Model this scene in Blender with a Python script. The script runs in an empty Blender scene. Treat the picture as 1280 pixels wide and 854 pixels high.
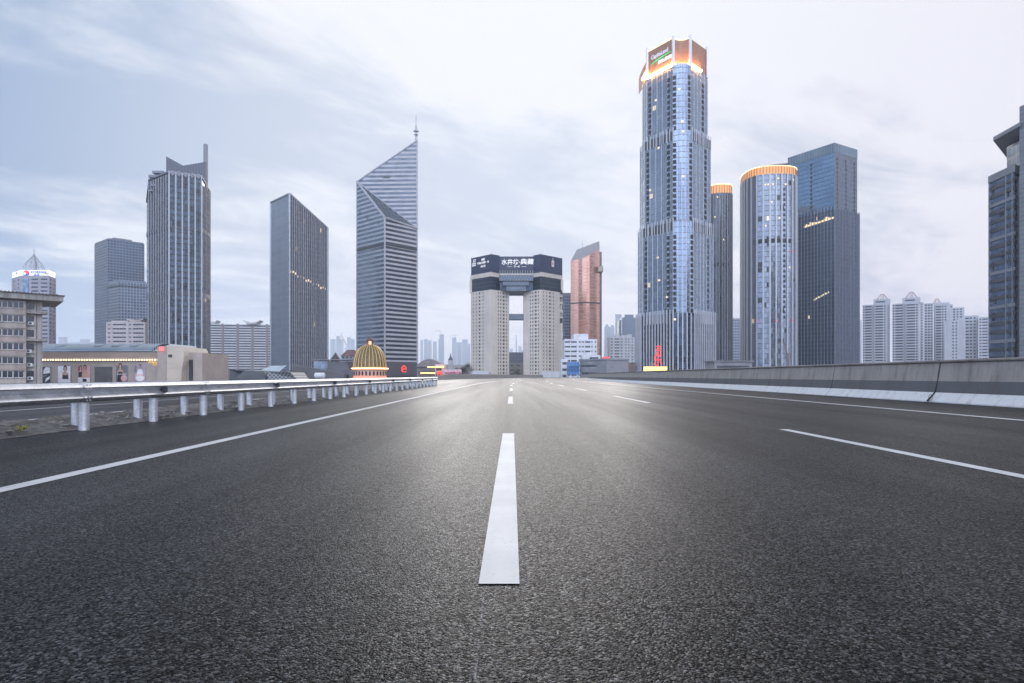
import bpy, math, random
from mathutils import Vector
R = math.radians
random.seed(11)
sc = bpy.context.scene
col = sc.collection
F, HX, HY, H = 764.0, 640.0, 470.0, 0.78      # focal length, vanishing point (photo pixels), eye height
GZ = -9.0                                     # city ground lies below the elevated road

def wx(px, Y): return (px - HX) * Y / F
def wz(py, Y): return H + (HY - py) * Y / F
def P(px, Y): return (wx(px, Y), Y)

# ------------------------------------------------------------------ materials
def newmat(name):
    m = bpy.data.materials.new(name); m.use_nodes = True
    nt = m.node_tree
    return m, nt, nt.nodes['Principled BSDF']

class N:
    """small node-tree writer"""
    def __init__(s, nt): s.nt = nt
    def n(s, t, **k):
        x = s.nt.nodes.new(t)
        for a, b in k.items(): setattr(x, a, b)
        return x
    def put(s, sock, v):
        if hasattr(v, 'is_output'): s.nt.links.new(v, sock)
        elif v is not None:
            if isinstance(v, (tuple, list)) and len(v) == 3 and sock.type == 'RGBA': v = (*v, 1)
            sock.default_value = v
    def math(s, op, a, b=None, c=None, clamp=False):
        x = s.n('ShaderNodeMath', operation=op, use_clamp=clamp)
        s.put(x.inputs[0], a); s.put(x.inputs[1], b); s.put(x.inputs[2], c)
        return x.outputs[0]
    def vmath(s, op, a, b=None, scale=None):
        x = s.n('ShaderNodeVectorMath', operation=op)
        s.put(x.inputs[0], a); s.put(x.inputs[1], b)
        if scale is not None: s.put(x.inputs['Scale'], scale)
        return x.outputs['Value'] if op in ('DOT_PRODUCT', 'LENGTH') else x.outputs[0]
    def mix(s, f, a, b, blend='MIX'):
        x = s.n('ShaderNodeMix', data_type='RGBA', blend_type=blend)
        s.put(x.inputs[0], f); s.put(x.inputs[6], a); s.put(x.inputs[7], b)
        return x.outputs[2]
    def mixf(s, f, a, b):
        x = s.n('ShaderNodeMix', data_type='FLOAT')
        s.put(x.inputs[0], f); s.put(x.inputs[2], a); s.put(x.inputs[3], b)
        return x.outputs[0]
    def noise(s, vec, scale, detail=3, rough=.5, dist=0, dim='3D'):
        x = s.n('ShaderNodeTexNoise', noise_dimensions=dim)
        s.put(x.inputs['Vector'], vec); s.put(x.inputs['Scale'], scale); s.put(x.inputs['Detail'], detail)
        s.put(x.inputs['Roughness'], rough); s.put(x.inputs['Distortion'], dist)
        return x.outputs['Fac']
    def ramp(s, f, a, b, lo=0, hi=1):
        x = s.n('ShaderNodeMapRange', interpolation_type='SMOOTHSTEP')
        s.put(x.inputs[0], f); s.put(x.inputs[1], a); s.put(x.inputs[2], b); s.put(x.inputs[3], lo); s.put(x.inputs[4], hi)
        return x.outputs[0]
    def comb(s, x, y, z):
        c = s.n('ShaderNodeCombineXYZ'); s.put(c.inputs[0], x); s.put(c.inputs[1], y); s.put(c.inputs[2], z)
        return c.outputs[0]
    def sep(s, v):
        c = s.n('ShaderNodeSeparateXYZ'); s.put(c.inputs[0], v); return c.outputs
    def obj(s): return s.n('ShaderNodeTexCoord').outputs['Object']
    def uv(s): return s.n('ShaderNodeUVMap').outputs['UV']
    def map(s, v, scale):
        return s.vmath('MULTIPLY', v, scale)

def plain(name, c, rough=.6, metal=0., var=.18, scale=.5, spec=.5, streak=0.):
    """one-colour surface with weathering: broad blotches and, for walls, streaks running down"""
    m, nt, b = newmat(name); k = N(nt)
    o = k.obj()
    f = k.noise(o, scale, 5, .6)
    d = k.ramp(f, .3, .7, 1 - var, 1 + var)
    if streak:
        g = k.noise(k.map(o, (1.3, 1.3, .06)), 1.0, 4, .6)
        d = k.math('MULTIPLY', d, k.ramp(g, .35, .7, 1 + streak * .3, 1 - streak))
    cc = k.vmath('SCALE', (c[0], c[1], c[2]), scale=d)
    k.put(b.inputs['Base Color'], cc)
    k.put(b.inputs['Roughness'], k.ramp(f, .2, .8, max(.02, rough - .1), min(1, rough + .1)))
    b.inputs['Metallic'].default_value = metal
    b.inputs['Specular IOR Level'].default_value = spec
    return m

def lamp(name, c, s):
    m, nt, b = newmat(name)
    b.inputs['Base Color'].default_value = (*[min(1, x) * .25 for x in c], 1)
    b.inputs['Emission Color'].default_value = (*c, 1)
    b.inputs['Emission Strength'].default_value = s
    return m

def facade(name, floor=3.6, bay=1.5, mull=.18, span=.25, glass=(.2, .29, .4), glass2=None, frame=(.35, .37, .4),
           spand=(.12, .15, .19), metal=.75, rough=.1, lit=.0, dark=.0, tilt=.02, group=1, litc=(1., .72, .4), spmetal=.2):
    """curtain wall in metres of UV: floors, bays, mullions, spandrels; each pane has its own tint, tilt, blind or lamp"""
    m, nt, b = newmat(name); k = N(nt)
    u, v, _ = k.sep(k.uv())
    fu, fv = k.math('DIVIDE', u, bay), k.math('DIVIDE', v, floor)
    cu, cv = k.math('FLOOR', fu), k.math('FLOOR', fv)
    xu, xv = k.math('FRACT', fu), k.math('FRACT', fv)
    wn = k.n('ShaderNodeTexWhiteNoise', noise_dimensions='2D'); k.put(wn.inputs['Vector'], k.comb(cu, cv, 0))
    wn2 = k.n('ShaderNodeTexWhiteNoise', noise_dimensions='2D')
    k.put(wn2.inputs['Vector'], k.comb(k.math('FLOOR', k.math('DIVIDE', cu, group)), k.math('ADD', cv, 37.3), 0))
    rnd, rcol = wn.outputs['Value'], wn.outputs['Color']
    big = k.noise(k.comb(k.math('DIVIDE', u, 26.), k.math('DIVIDE', v, 60.), 0), 1., 3, .5)
    g2 = glass2 or tuple(x * .6 for x in glass)
    g = k.mix(k.math('ADD', k.math('MULTIPLY', rnd, .5), k.ramp(big, .3, .7, 0, .5)), glass, g2)
    if dark: g = k.mix(k.math('LESS_THAN', wn2.outputs['Value'], dark), g, (.02, .025, .03))
    issp = k.math('LESS_THAN', xv, span)
    ismu = k.math('LESS_THAN', xu, mull / bay)
    c = k.mix(issp, g, spand)
    c = k.mix(ismu, c, frame)
    k.put(b.inputs['Base Color'], c)
    op = k.math('MAXIMUM', issp, ismu)
    me = k.mixf(issp, metal, spmetal); me = k.mixf(ismu, me, .3)
    k.put(b.inputs['Metallic'], me)
    k.put(b.inputs['Roughness'], k.mixf(op, k.math('MULTIPLY_ADD', rnd, .08, rough), .4))
    ge = k.n('ShaderNodeNewGeometry').outputs['Normal']
    nn = k.vmath('NORMALIZE', k.vmath('ADD', ge, k.vmath('SCALE', k.vmath('SUBTRACT', rcol, (.5, .5, .5)), scale=tilt * 2)))
    k.put(b.inputs['Normal'], nn)
    if lit:
        l = k.math('MULTIPLY', k.math('GREATER_THAN', wn2.outputs['Value'], 1 - lit), k.math('SUBTRACT', 1., op))
        b.inputs['Emission Color'].default_value = (*litc, 1)
        k.put(b.inputs['Emission Strength'], k.math('MULTIPLY', l, k.math('MULTIPLY_ADD', rnd, 1.0, .3)))
    return m

def banded(name, pitch, duty, ca, cb, axis=2, rough=.5, metal_b=.6, var=.12):
    """floors of light cladding and dark ribbon windows"""
    m, nt, b = newmat(name); k = N(nt)
    u, v, _ = k.sep(k.uv())
    fv = k.math('DIVIDE', v, pitch); xv = k.math('FRACT', fv)
    win = k.math('GREATER_THAN', xv, duty)
    wn = k.n('ShaderNodeTexWhiteNoise', noise_dimensions='2D')
    k.put(wn.inputs['Vector'], k.comb(k.math('FLOOR', k.math('DIVIDE', u, 2.6)), k.math('FLOOR', fv), 0))
    mu = k.math('LESS_THAN', k.math('FRACT', k.math('DIVIDE', u, 2.6)), .07)
    g = k.mix(wn.outputs['Value'], cb, tuple(x * .55 for x in cb))
    f = k.noise(k.obj(), .15, 4, .6)
    wall = k.vmath('SCALE', ca, scale=k.ramp(f, .3, .7, 1 - var, 1 + var))
    wall = k.mix(k.math('MULTIPLY', mu, .35), wall, (.05, .05, .05))
    c = k.mix(win, wall, k.mix(mu, g, tuple(x * .5 for x in ca)))
    k.put(b.inputs['Base Color'], c)
    k.put(b.inputs['Metallic'], k.math('MULTIPLY', win, metal_b))
    k.put(b.inputs['Roughness'], k.mixf(win, rough, .12))
    ge = k.n('ShaderNodeNewGeometry').outputs['Normal']
    t = k.vmath('SCALE', k.vmath('SUBTRACT', wn.outputs['Color'], (.5, .5, .5)), scale=k.math('MULTIPLY', win, .04))
    k.put(b.inputs['Normal'], k.vmath('NORMALIZE', k.vmath('ADD', ge, t)))
    return m

def asphalt_mat():
    m, nt, b = newmat('asphalt'); k = N(nt)
    o = k.obj(); x, y, z = k.sep(o)
    vo = k.n('ShaderNodeTexVoronoi', feature='F1'); k.put(vo.inputs['Vector'], o); vo.inputs['Scale'].default_value = 130
    cr, cg, cb = k.sep(vo.outputs['Color'])
    vo2 = k.n('ShaderNodeTexVoronoi', feature='F1'); k.put(vo2.inputs['Vector'], o); vo2.inputs['Scale'].default_value = 46
    c2 = k.sep(vo2.outputs['Color'])[0]
    st = k.math('POWER', cr, 7.5)
    st2 = k.math('MULTIPLY', k.math('GREATER_THAN', c2, .86), k.ramp(vo2.outputs['Distance'], .2, .45, 1, 0))
    base = k.mix(st, (.0025, .0026, .0032), (.072, .074, .080))
    base = k.mix(k.math('MULTIPLY', st2, .5), base, (.08, .08, .08))
    # wear: polished wheel tracks, oil strip, patches, dirt by the parapet foot
    tr = k.math('SINE', k.math('MULTIPLY_ADD', x, 2 * math.pi / 1.78, 1.1))
    tn = k.noise(k.map(o, (.9, .022, 1)), 1., 5, .6)
    pn = k.noise(o, .6, 5, .65)
    w = k.math('ADD', k.math('MULTIPLY', tr, .10), k.ramp(tn, .3, .7, .68, 1.3))
    w = k.math('MULTIPLY', w, k.ramp(pn, .25, .75, .72, 1.24))
    fine = k.noise(o, 9., 4, .7)
    w = k.math('MULTIPLY', w, k.ramp(fine, .25, .75, .86, 1.14))
    base = k.vmath('SCALE', base, scale=w)
    edge = k.math('MULTIPLY', k.ramp(x, 9.3, 10.2, 0, 1), k.ramp(k.noise(o, 1.2, 4), .3, .7, .5, 1))
    base = k.mix(k.math('MULTIPLY', edge, .45), base, (.022, .021, .021))
    k.put(b.inputs['Base Color'], base)
    k.put(b.inputs['Roughness'], k.math('MULTIPLY_ADD', cg, .14, k.ramp(tn, .3, .7, .42, .345)))
    k.put(b.inputs['Specular IOR Level'], k.math('MULTIPLY_ADD', k.math('MULTIPLY', cr, cr), .29, .03))
    bu = k.n('ShaderNodeBump'); bu.inputs['Strength'].default_value = .5; bu.inputs['Distance'].default_value = .006
    hgt = k.math('ADD', k.math('MULTIPLY', k.ramp(vo.outputs['Distance'], 0, .8, 1, 0), k.math('MULTIPLY_ADD', cb, .8, .3)), k.math('MULTIPLY', fine, .5))
    k.put(bu.inputs['Height'], hgt)
    k.put(b.inputs['Normal'], bu.outputs[0])
    return m

def paint_mat():
    m, nt, b = newmat('road_paint'); k = N(nt); o = k.obj()
    f = k.noise(o, 55, 4, .7); g = k.noise(o, 2.2, 4, .6); t = k.noise(k.map(o, (6, .4, 1)), 1, 3)
    c = k.mix(k.ramp(f, .60, .74, 0, .8), (.50, .505, .51), (.12, .12, .12))
    c = k.vmath('SCALE', c, scale=k.math('MULTIPLY', k.ramp(g, .3, .7, .86, 1.02), k.ramp(t, .35, .7, 1, .9)))
    k.put(b.inputs['Base Color'], c); b.inputs['Roughness'].default_value = .55
    bu = k.n('ShaderNodeBump'); bu.inputs['Strength'].default_value = .35; bu.inputs['Distance'].default_value = .003
    k.put(bu.inputs['Height'], f); k.put(b.inputs['Normal'], bu.outputs[0])
    return m

def chalk_mat():
    m, nt, b = newmat('chalk'); k = N(nt); o = k.obj()
    f = k.noise(k.map(o, (60, 14, 1)), 1, 4, .7)
    k.put(b.inputs['Base Color'], (.5, .5, .52, 1)); b.inputs['Roughness'].default_value = .9
    k.put(b.inputs['Alpha'], k.ramp(f, .42, .66, 0, .42))
    return m

def concrete_mat(name, c, stain=.4):
    m, nt, b = newmat(name); k = N(nt); o = k.obj()
    f = k.noise(o, 1.1, 6, .65); s = k.noise(k.map(o, (2.2, 2.2, .25)), 1.6, 5, .65); h = k.noise(o, 26, 4, .7)
    form = k.ramp(k.math('FRACT', k.math('MULTIPLY', k.sep(o)[1], 1 / 1.17)), 0, .02, .9, 1)
    d = k.math('MULTIPLY', k.ramp(f, .3, .72, 1 - stain * .5, 1 + stain * .35), k.ramp(s, .42, .72, 1, 1 - stain))
    d = k.math('MULTIPLY', k.math('MULTIPLY', d, form), k.ramp(h, .3, .7, .92, 1.08))
    cc = k.vmath('SCALE', c, scale=d)
    cc = k.mix(k.math('MULTIPLY', k.ramp(s, .5, .75, 0, 1), .35), cc, (.11, .085, .06))
    k.put(b.inputs['Base Color'], cc); b.inputs['Roughness'].default_value = .85
    bu = k.n('ShaderNodeBump'); bu.inputs['Strength'].default_value = .3; bu.inputs['Distance'].default_value = .01
    k.put(bu.inputs['Height'], h); k.put(b.inputs['Normal'], bu.outputs[0])
    return m

def galv_mat():
    m, nt, b = newmat('galvanised_steel'); k = N(nt); o = k.obj()
    f = k.noise(o, 3.5, 5, .6); v = k.n('ShaderNodeTexVoronoi'); k.put(v.inputs['Vector'], o); v.inputs['Scale'].default_value = 34
    s = k.noise(k.map(o, (14, 14, 1.4)), 1, 4, .6)
    c = k.vmath('SCALE', (.62, .64, .67), scale=k.math('MULTIPLY', k.ramp(f, .3, .7, .84, 1.08), k.ramp(k.sep(v.outputs['Color'])[0], 0, 1, .93, 1.07)))
    c = k.mix(k.math('MULTIPLY', k.ramp(s, .55, .75, 0, 1), .4), c, (.23, .22, .21))
    k.put(b.inputs['Base Color'], c); b.inputs['Metallic'].default_value = .8
    k.put(b.inputs['Roughness'], k.ramp(f, .3, .7, .36, .52))
    return m

M = {}
M['asphalt'] = asphalt_mat(); M['paint'] = paint_mat(); M['chalk'] = chalk_mat()
M['concrete'] = concrete_mat('parapet_concrete', (.30, .285, .265), .26)
M['coping'] = concrete_mat('coping_concrete', (.2, .19, .18), .3)
M['whitewash'] = concrete_mat('white_painted_concrete', (.58, .585, .6), .06)
M['greypaint'] = concrete_mat('grey_painted_concrete', (.105, .11, .12), .12)
M['galv'] = galv_mat()
M['gravel'] = plain('gravel', (.11, .105, .1), .9, 0, .5, 9)
M['clod'] = plain('clod', (.2, .195, .185), .9, 0, .4, 14)
M['ground'] = plain('city_ground', (.13, .13, .13), .9, 0, .3, .02)
M['black'] = plain('black_rubber', (.015, .015, .016), .6)
M['darkmetal'] = plain('dark_metal', (.06, .065, .075), .45, .4)
M['steel'] = plain('steel', (.35, .37, .4), .4, .6)
M['white'] = plain('white_wall', (.62, .63, .66), .7, 0, .1, .2, streak=.12)
M['roofgrey'] = plain('roof_grey', (.2, .2, .21), .8, 0, .25, .2)
M['win'] = plain('window_glass', (.05, .06, .075), .12, .25, .45, .37)
M['winlight'] = plain('window_glass_blue', (.16, .21, .27), .12, .4, .5, .37)
M['frame'] = plain('window_frame', (.6, .6, .6), .5)
M['leaf'] = plain('leaf', (.05, .065, .035), .7, 0, .5, 1.5)
M['trunk'] = plain('bark', (.09, .07, .055), .9)
M['weed'] = plain('weed', (.28, .26, .05), .7)
M['warm'] = lamp('warm_lamp', (1., .62, .28), 9)
M['red'] = lamp('red_neon', (1., .055, .05), 1.35)
M['yellow'] = lamp('yellow_sign', (1., .72, .22), 2.0)
M['whitelit'] = lamp('white_sign', (.93, .95, 1.), .95)
M['letterwhite'] = lamp('white_letters', (.9, .93, 1.), 1.1)

# ------------------------------------------------------------------ objects
WL = {}                                       # world location of every object that parents others
def tag(o, label=None, cat=None, group=None, kind=None):
    if label: o['label'] = label
    if cat: o['category'] = cat
    if group: o['group'] = group
    if kind: o['kind'] = kind
    return o
def thing(name, label, cat, loc, group=None):
    o = bpy.data.objects.new(name, None); col.objects.link(o)
    o.location = loc; o.empty_display_size = .5
    WL[o] = Vector(loc)
    return tag(o, label, cat, group)
def link(name, me, parent=None, world=None, rotz=0.):
    o = bpy.data.objects.new(name, me); col.objects.link(o)
    w = Vector(world) if world is not None else (WL[parent] if parent else Vector((0, 0, 0)))
    o.location = w - (WL[parent] if parent else Vector((0, 0, 0)))
    if parent: o.parent = parent
    o.rotation_euler.z = rotz
    WL[o] = w
    return o

class MB:
    def __init__(s): s.v, s.f, s.m, s.uv = [], [], [], []
    def face(s, pts, m=0, uv=None):
        i = len(s.v); s.v += [tuple(p) for p in pts]
        s.f.append(tuple(range(i, i + len(pts)))); s.m.append(m)
        if uv is None:
            a = Vector(pts[0]); e = (Vector(pts[1]) - a)
            l = e.length or 1; e = e / l
            uv = [((Vector(p) - a).dot(e), Vector(p).z - a.z if abs(e.z) < .5 else (Vector(p) - a).length) for p in pts]
        s.uv.append(uv); return s
    def prism(s, poly, z0, z1, m=0, cap=None, bottom=False, u0=0., v0=0., smooth=None):
        n = len(poly); zt = z1 if isinstance(z1, (list, tuple)) else [z1] * n
        zb = z0 if isinstance(z0, (list, tuple)) else [z0] * n
        u = u0; zr = min(zb)
        for i in range(n):
            j = (i + 1) % n
            a, b = poly[i], poly[j]; l = math.hypot(b[0] - a[0], b[1] - a[1])
            s.face([(*a, zb[i]), (*b, zb[j]), (*b, zt[j]), (*a, zt[i])], m,
                   [(u, zb[i] - zr + v0), (u + l, zb[j] - zr + v0), (u + l, zt[j] - zr + v0), (u, zt[i] - zr + v0)])
            u += l
        cm = m if cap is None else cap
        s.face([(*p, z) for p, z in zip(poly, zt)], cm)
        if bottom: s.face([(*p, z) for p, z in reversed(list(zip(poly, zb)))], cm)
        return s
    def box(s, x0, x1, y0, y1, z0, z1, m=0, bottom=True):
        return s.prism([(x0, y0), (x1, y0), (x1, y1), (x0, y1)], z0, z1, m, m, bottom)
    def obox(s, p, d, w, dep, z0, z1, m=0, out=0.):
        """box of width w along unit dir d, sticking out `dep` from the wall plane through p (outward = right of d)"""
        n = (d[1], -d[0])
        a = (p[0] - d[0] * w / 2 + n[0] * out, p[1] - d[1] * w / 2 + n[1] * out)
        q = lambda i, j: (a[0] + d[0] * w * i + n[0] * dep * j, a[1] + d[1] * w * i + n[1] * dep * j)
        return s.prism([q(0, 1), q(1, 1), q(1, 0), q(0, 0)], z0, z1, m, m, True)
    def tube(s, a, b, r0, r1=None, n=8, m=0, caps=True):
        r1 = r0 if r1 is None else r1
        a, b = Vector(a), Vector(b); ax = (b - a).normalized()
        t = Vector((1, 0, 0)) if abs(ax.x) < .8 else Vector((0, 1, 0))
        e = ax.cross(t).normalized(); g = ax.cross(e)
        ring = lambda c, r: [c + (e * math.cos(2 * math.pi * i / n) + g * math.sin(2 * math.pi * i / n)) * r for i in range(n)]
        A, B = ring(a, r0), ring(b, r1)
        for i in range(n):
            j = (i + 1) % n; s.face([A[i], A[j], B[j], B[i]][::-1], m)
        if caps: s.face(A, m); s.face(B[::-1], m)
        return s
    def lathe(s, c, prof, n=24, m=0, a0=0, a1=2 * math.pi):
        """prof: list of (r, z)"""
        full = abs(a1 - a0 - 2 * math.pi) < 1e-6
        for i in range(n):
            t0, t1 = a0 + (a1 - a0) * i / n, a0 + (a1 - a0) * (i + 1) / n
            for (r0, z0), (r1, z1) in zip(prof, prof[1:]):
                q = [(c[0] + r0 * math.cos(t0), c[1] + r0 * math.sin(t0), z0), (c[0] + r0 * math.cos(t1), c[1] + r0 * math.sin(t1), z0),
                     (c[0] + r1 * math.cos(t1), c[1] + r1 * math.sin(t1), z1), (c[0] + r1 * math.cos(t0), c[1] + r1 * math.sin(t0), z1)]
                if r1 < 1e-5: q = q[:3]
                elif r0 < 1e-5: q = [q[0], q[2], q[3]]
                s.face(q, m)
        return s
    def build(s, name, mats, parent=None, world=None, smooth=False):
        w = Vector(world) if world is not None else (WL[parent] if parent else Vector((0, 0, 0)))
        if not isinstance(mats, (list, tuple)): mats = [mats]
        me = bpy.data.meshes.new(name)
        me.from_pydata([(x - w.x, y - w.y, z - w.z) for x, y, z in s.v], [], s.f)
        for m in mats: me.materials.append(m)
        me.polygons.foreach_set('material_index', s.m)
        ul = me.uv_layers.new(name='UVMap'); ul.data.foreach_set('uv', [c for f in s.uv for p in f for c in p])
        if smooth:
            import bmesh
            bm = bmesh.new(); bm.from_mesh(me); bmesh.ops.remove_doubles(bm, verts=bm.verts, dist=1e-4)
            bm.to_mesh(me); bm.free()
            me.polygons.foreach_set('use_smooth', [True] * len(me.polygons))
            me.set_sharp_from_angle(angle=R(42))
        me.update()
        return link(name, me, parent, w)

def vis(*pts):
    """visible corners (pixel column, distance) from left to right; the hidden side mirrors them"""
    q = [P(*p) for p in pts]; sx, sy = q[0][0] + q[-1][0], q[0][1] + q[-1][1]
    return q + [(sx - x, sy - y) for x, y in q[1:-1]] if len(q) > 2 else q
def slab(pl, Yl, pr, Yr, depth):
    a, b = P(pl, Yl), P(pr, Yr); d = Vector((b[0] - a[0], b[1] - a[1])).normalized()
    n = (-d.y * depth, d.x * depth)
    return [a, b, (b[0] + n[0], b[1] + n[1]), (a[0] + n[0], a[1] + n[1])]
def scaled(poly, k, dx=0):
    cx = sum(p[0] for p in poly) / len(poly); cy = sum(p[1] for p in poly) / len(poly)
    return [(cx + (x - cx) * k, cy + (y - cy) * k) for x, y in poly]
def grown(poly, d):
    """convex polygon pushed outward by d metres"""
    n = len(poly); out = []
    for i in range(n):
        a, b, c = (Vector(poly[(i + k) % n]) for k in (-1, 0, 1))
        e, f = (b - a).normalized(), (c - b).normalized()
        n1, n2 = Vector((e.y, -e.x)), Vector((f.y, -f.x)); h = (n1 + n2)
        if h.length < 1e-4: h = n1
        h = h.normalized(); out.append(tuple(b + h * (d / max(.3, h.dot(n1)))))
    return out
def mid(poly): return (sum(p[0] for p in poly) / len(poly), sum(p[1] for p in poly) / len(poly))
def edges(poly, which=None):
    n = len(poly)
    for i in range(n):
        if which is not None and i not in which: continue
        a, b = Vector(poly[i]), Vector(poly[(i + 1) % n]); yield a, b, (b - a).normalized(), (b - a).length
def fins(mb, poly, which, z0, z1, sp, w, dep, m=0, ends=True):
    for a, b, d, l in edges(poly, which):
        n = max(1, round(l / sp))
        for i in range(0 if ends else 1, n + (1 if ends else 0)):
            p = a + d * (l * i / n); mb.obox(p, d, w, dep, z0, z1, m)
    return mb

def text(body, size, m, parent, pos, rotz=0., name='lettering', align='CENTER', bold=.0, depth=.05, sx=1., shear=0.):
    cu = bpy.data.curves.new(name, 'FONT'); cu.body = body; cu.size = size; cu.align_x = align; cu.align_y = 'CENTER'
    cu.extrude = depth; cu.offset = bold * size; cu.resolution_u = 3; cu.shear = shear; cu.space_line = 1.05
    t = bpy.data.objects.new(name, cu); col.objects.link(t)
    bpy.context.view_layer.update()
    me = bpy.data.meshes.new_from_object(t.evaluated_get(bpy.context.evaluated_depsgraph_get()))
    bpy.data.objects.remove(t); bpy.data.curves.remove(cu)
    for v in me.vertices: v.co = (v.co.x * sx, -v.co.z, v.co.y)
    me.materials.clear(); me.materials.append(m)
    me.name = name
    return link(name, me, parent, pos, rotz)
def rot_of(a, b): return math.atan2(b[1] - a[1], b[0] - a[0])

_wm = {}
def window_mesh(w, h, glass, fr, fw=.1, bars=1):
    key = (round(w, 2), round(h, 2), glass.name, fr.name if fr else '', bars)
    if key in _wm: return _wm[key]
    s = MB(); s.face([(-w / 2, 0, 0), (w / 2, 0, 0), (w / 2, 0, h), (-w / 2, 0, h)], 0)
    if fr:
        q = lambda x0, x1, z0, z1: s.box(x0, x1, -.05, -.002, z0, z1, 1)
        q(-w / 2, w / 2, 0, fw); q(-w / 2, w / 2, h - fw, h); q(-w / 2, -w / 2 + fw, fw, h - fw); q(w / 2 - fw, w / 2, fw, h - fw)
        for i in range(1, bars + 1):
            x = -w / 2 + w * i / (bars + 1); q(x - fw / 2, x + fw / 2, fw, h - fw)
    me = bpy.data.meshes.new('window'); me.from_pydata(s.v, [], s.f)
    me.materials.append(glass)
    if fr: me.materials.append(fr)
    me.polygons.foreach_set('material_index', s.m); _wm[key] = me
    return me

class Walls:
    """masonry walls with real recessed openings; each opening gets its own window part"""
    def __init__(s, parent, reveal=.35): s.mb, s.p, s.r, s.w = MB(), parent, reveal, []
    def wall(s, a, b, z0, z1, cols, rows, m=0, glass=None, frame=None, bars=1, skip=None):
        """cols: (u0,u1) metres along a->b, rows: (z0,z1); openings at every col x row"""
        a, b = Vector(a), Vector(b); L = (b - a).length; d = (b - a) / L; n = Vector((d.y, -d.x))
        us = sorted({0., L, *[min(max(c, 0), L) for q in cols for c in q]}); vs = sorted({z0, z1, *[c for q in rows for c in q]})
        isin = lambda x, qs: any(q[0] - 1e-6 < x < q[1] + 1e-6 for q in qs)
        pt = lambda u, z, o=0: (a.x + d.x * u - n.x * o, a.y + d.y * u - n.y * o, z)
        # wall bands: whole strips where a row has no opening
        for z, y in zip(vs, vs[1:]):
            if y <= z0 or z >= z1: continue
            if not isin((z + y) / 2, rows): s.mb.face([pt(0, z), pt(L, z), pt(L, y), pt(0, y)], m); continue
            for u, t in zip(us, us[1:]):
                uc = (u + t) / 2
                if isin(uc, cols) and not (skip and skip(uc, (z + y) / 2)):
                    r = s.r
                    for q in ([pt(u, z), pt(t, z), pt(t, z, r), pt(u, z, r)], [pt(u, y, r), pt(t, y, r), pt(t, y), pt(u, y)],
                              [pt(u, z, r), pt(u, y, r), pt(u, y), pt(u, z)], [pt(t, z), pt(t, y), pt(t, y, r), pt(t, z, r)]):
                        s.mb.face(q, m)
                    c = pt(uc, z, r - .003)
                    s.w.append((c, math.atan2(d.y, d.x), window_mesh(t - u, y - z, glass or M['win'], frame, .09, bars)))
                else: s.mb.face([pt(u, z), pt(t, z), pt(t, y), pt(u, y)], m)
    def done(s, mats, name='wall', limit=100):
        o = s.mb.build(name, mats, s.p)
        vis_ = [w for w in s.w]
        vis_.sort(key=lambda w: (w[0][2] < wz(466, w[0][1]), w[0][1]))
        for c, r, me in vis_[:limit]: link('window', me, s.p, c, r)
        rest = vis_[limit:]
        if rest:
            import bmesh
            bm = bmesh.new(); mats2 = []
            from mathutils import Matrix
            for c, r, me in rest:
                t = me.copy(); t.transform(Matrix.Translation(Vector(c) - WL[s.p]) @ Matrix.Rotation(r, 4, 'Z'))
                for i, mm in enumerate(me.materials):
                    if mm not in mats2: mats2.append(mm)
                remap = [mats2.index(mm) for mm in me.materials]
                n0 = len(bm.faces); bm.from_mesh(t); bm.faces.ensure_lookup_table()
                for f in bm.faces[n0:]: f.material_index = remap[f.material_index]
                bpy.data.meshes.remove(t)
            me = bpy.data.meshes.new('window'); bm.to_mesh(me); bm.free()
            for mm in mats2: me.materials.append(mm)
            tag(link('remaining_windows', me, s.p), kind='stuff')
        return o

def pieces(parent, name, mat, mbs, limit=100):
    """each small piece a part of its own; past the limit the rest is one part"""
    for mb in mbs[:limit]: mb.build(name, mat, parent)
    if len(mbs) > limit:
        r = MB()
        for mb in mbs[limit:]:
            o = len(r.v); r.v += mb.v; r.f += [tuple(i + o for i in f) for f in mb.f]; r.m += mb.m; r.uv += mb.uv
        tag(r.build('remaining_' + name + 's', mat, parent), kind='stuff')

def cols_of(L, n, w, margin=0.):
    st = (L - 2 * margin) / n
    return [(margin + st * (i + .5) - w / 2, margin + st * (i + .5) + w / 2) for i in range(n)]
def rows_of(z0, z1, pitch, lo, hi): 
    n = int((z1 - z0) / pitch + .001)
    return [(z1 - (i + 1) * pitch + lo, z1 - (i + 1) * pitch + hi) for i in range(n)]

# ------------------------------------------------------------------ camera, sky, sun, air
cam = bpy.data.cameras.new('camera'); camo = bpy.data.objects.new('camera', cam); col.objects.link(camo)
camo.location = (0, 0, H); camo.rotation_euler = (R(90), 0, 0)
cam.sensor_width = 36; cam.lens = 36 * F / 1280; cam.shift_y = (HY - 427) / 1280
cam.clip_start = .05; cam.clip_end = 60000
sc.camera = camo
sc.view_settings.view_transform = 'Standard'; sc.view_settings.look = 'None'; sc.view_settings.exposure = .2; sc.view_settings.gamma = 1
sc.cycles.use_denoising = True; sc.cycles.max_bounces = 6; sc.cycles.volume_bounces = 1; sc.cycles.transparent_max_bounces = 8

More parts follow.
